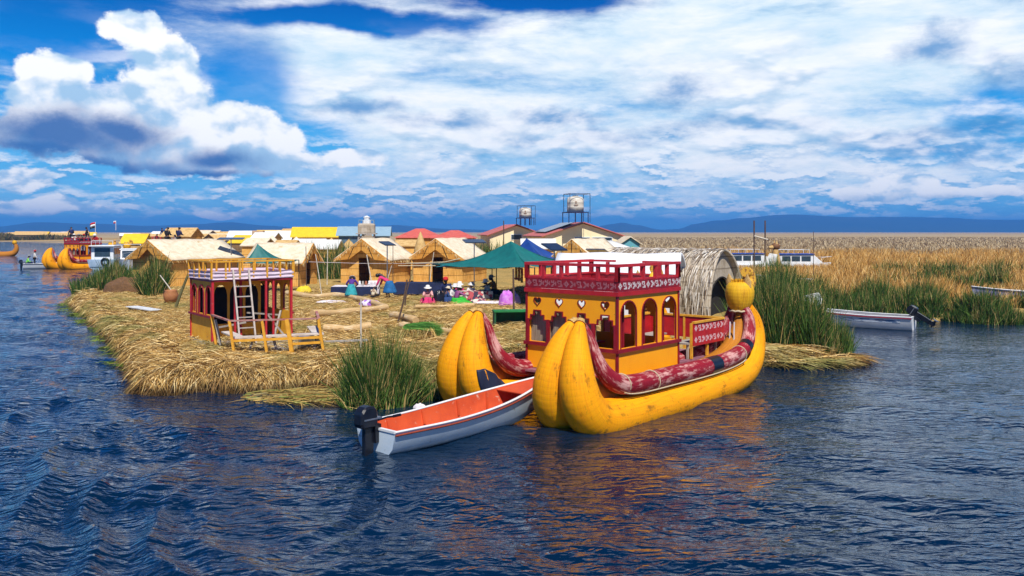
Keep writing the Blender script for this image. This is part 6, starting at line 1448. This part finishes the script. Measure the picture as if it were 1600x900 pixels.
far_people((-47.6, 92, .05), D2(62), ((2.1, .5, 'sit', 'black', None), (2.6, 1.6, 'sit', 'navy', 'grey'), (3.2, .7, 'sit', 'grey', None), (3.7, 1.5, 'stand', 'black', None), (4.0, .5, 'sit', 'red', 'white'), (2.3, 2.2, 'stand', 'navy', None), (2.9, .3, 'sit', 'navy', None), (3.5, 2.2, 'sit', 'teal', None), (1.9, 1.2, 'sit', 'white', 'white'), (3.3, 1.4, 'sit', 'black', 'red')), 'the reed boat beyond the cruisers')
far_people((-52.0, 118, .05), D2(12), ((2.0, .8, 'sit', 'red', None), (3.8, 1.3, 'stand', 'navy', None), (3.1, .6, 'sit', 'black', None)), 'the farthest reed boat')
for px, Y, t in ((261, 72, 'black'), (271, 74, 'grey'), (279, 73, 'navy')):
    x, y = pp(px, 0, Y); person((x, y), 1.2, 'stand' if t != 'grey' else 'sit', t, 'black', 'person in %s on the platform behind the long hut roof' % t, None, skirt=False, z=2.45+(.1 if t != 'grey' else .3), arms='lap', scale=1.15, group='people above the long hut roof')
o = empty('viewing_platform', (*pp(270, 0, 73), .3), .1, 'wooden platform behind the long hut roof that three people use', 'platform')
mb = MB(); mb.box((0, 0, 2.13), (2.6, 2.2, .1)); mb.build('floor', m_grey, o); mb = MB()
for x in (-1.2, 1.2):
    for y in (-1, 1): mb.bar((x, y, -.1), (x, y, 2.1), .1)
mb.each('post', m_grey, o)
# flags on the far boats
def flag(px, Y, yt, yb, w_, h_, cols, label):
    o = empty('flag', ((px-800)/F*Y, Y, H-(yb-HY)/F*Y), 0, label, 'flag'); hp = (yb-yt)/F*Y; W = w_/F*Y; K = h_/F*Y
    mb = MB(); mb.tube([(0, 0, 0), (0, 0, hp)], .03, 6); mb.build('staff', m_white, o)
    for i, cc in enumerate(cols):
        n = len(cols); mb = MB(); mb.sheet(lambda u, v: (-W*u, .12*math.sin(u*7), hp-K*(i+v)/n-.5*K*u*u*.8), 8, 2); mb.build('stripe', cc, o, solid=.01)
flag(149, 97, 347, 372, 9, 9, (cm('flag red', COL['red']), m_white, m_black), 'red, white and black flag on the boat beyond the cruisers')
flag(181, 100, 345, 360, 4, 4, (m_white, cm('flag red', COL['red'])), 'small white and red flag further right, above the yellow thatch')
o = block((-47.5, 105), 4, 3, 2.6, 3.2, 4.2, 'yellow thatched hut behind the cruisers under the small flag', 1, m_yroof, m_thatch2, [], name='thatched_hut', cat='hut', oh=.2)
o = block((-40.5, 100), -6, 3, 3.4, 3.1, 4.0, 'tan thatched hut behind the long hut, right of the small flag', 1, m_thatch2, m_gable, [], name='thatched_hut', cat='hut', oh=.2)
# little double ended reed boat at the left edge
T = empty('small_reed_boat', (-85.5, 142, 0), D2(8), 'small brown reed boat with upturned ends at the left edge', 'reed boat')
mb = MB()
pts = spline([Vector(v) for v in ((0, 0, 2.1), (-.25, 0, 1.5), (0, 0, .7), (.8, 0, .25), (2.2, 0, .2), (3.4, 0, .5), (3.8, 0, 1.3), (3.55, 0, 2.1))], 5)
mb.tube(pts, [.2+.35*math.sin(PI*min(1, max(0, i/(len(pts)-1)))) for i in range(len(pts))], 12, up=(0, 1, 0)); mb.build('hull_bundle', m_obun, T)
for x in (0.1, 3.5):
    mb = MB(); mb.ball((x, 0, 2.2), .38, 12, 8); mb.build('figurehead', m_head, T)
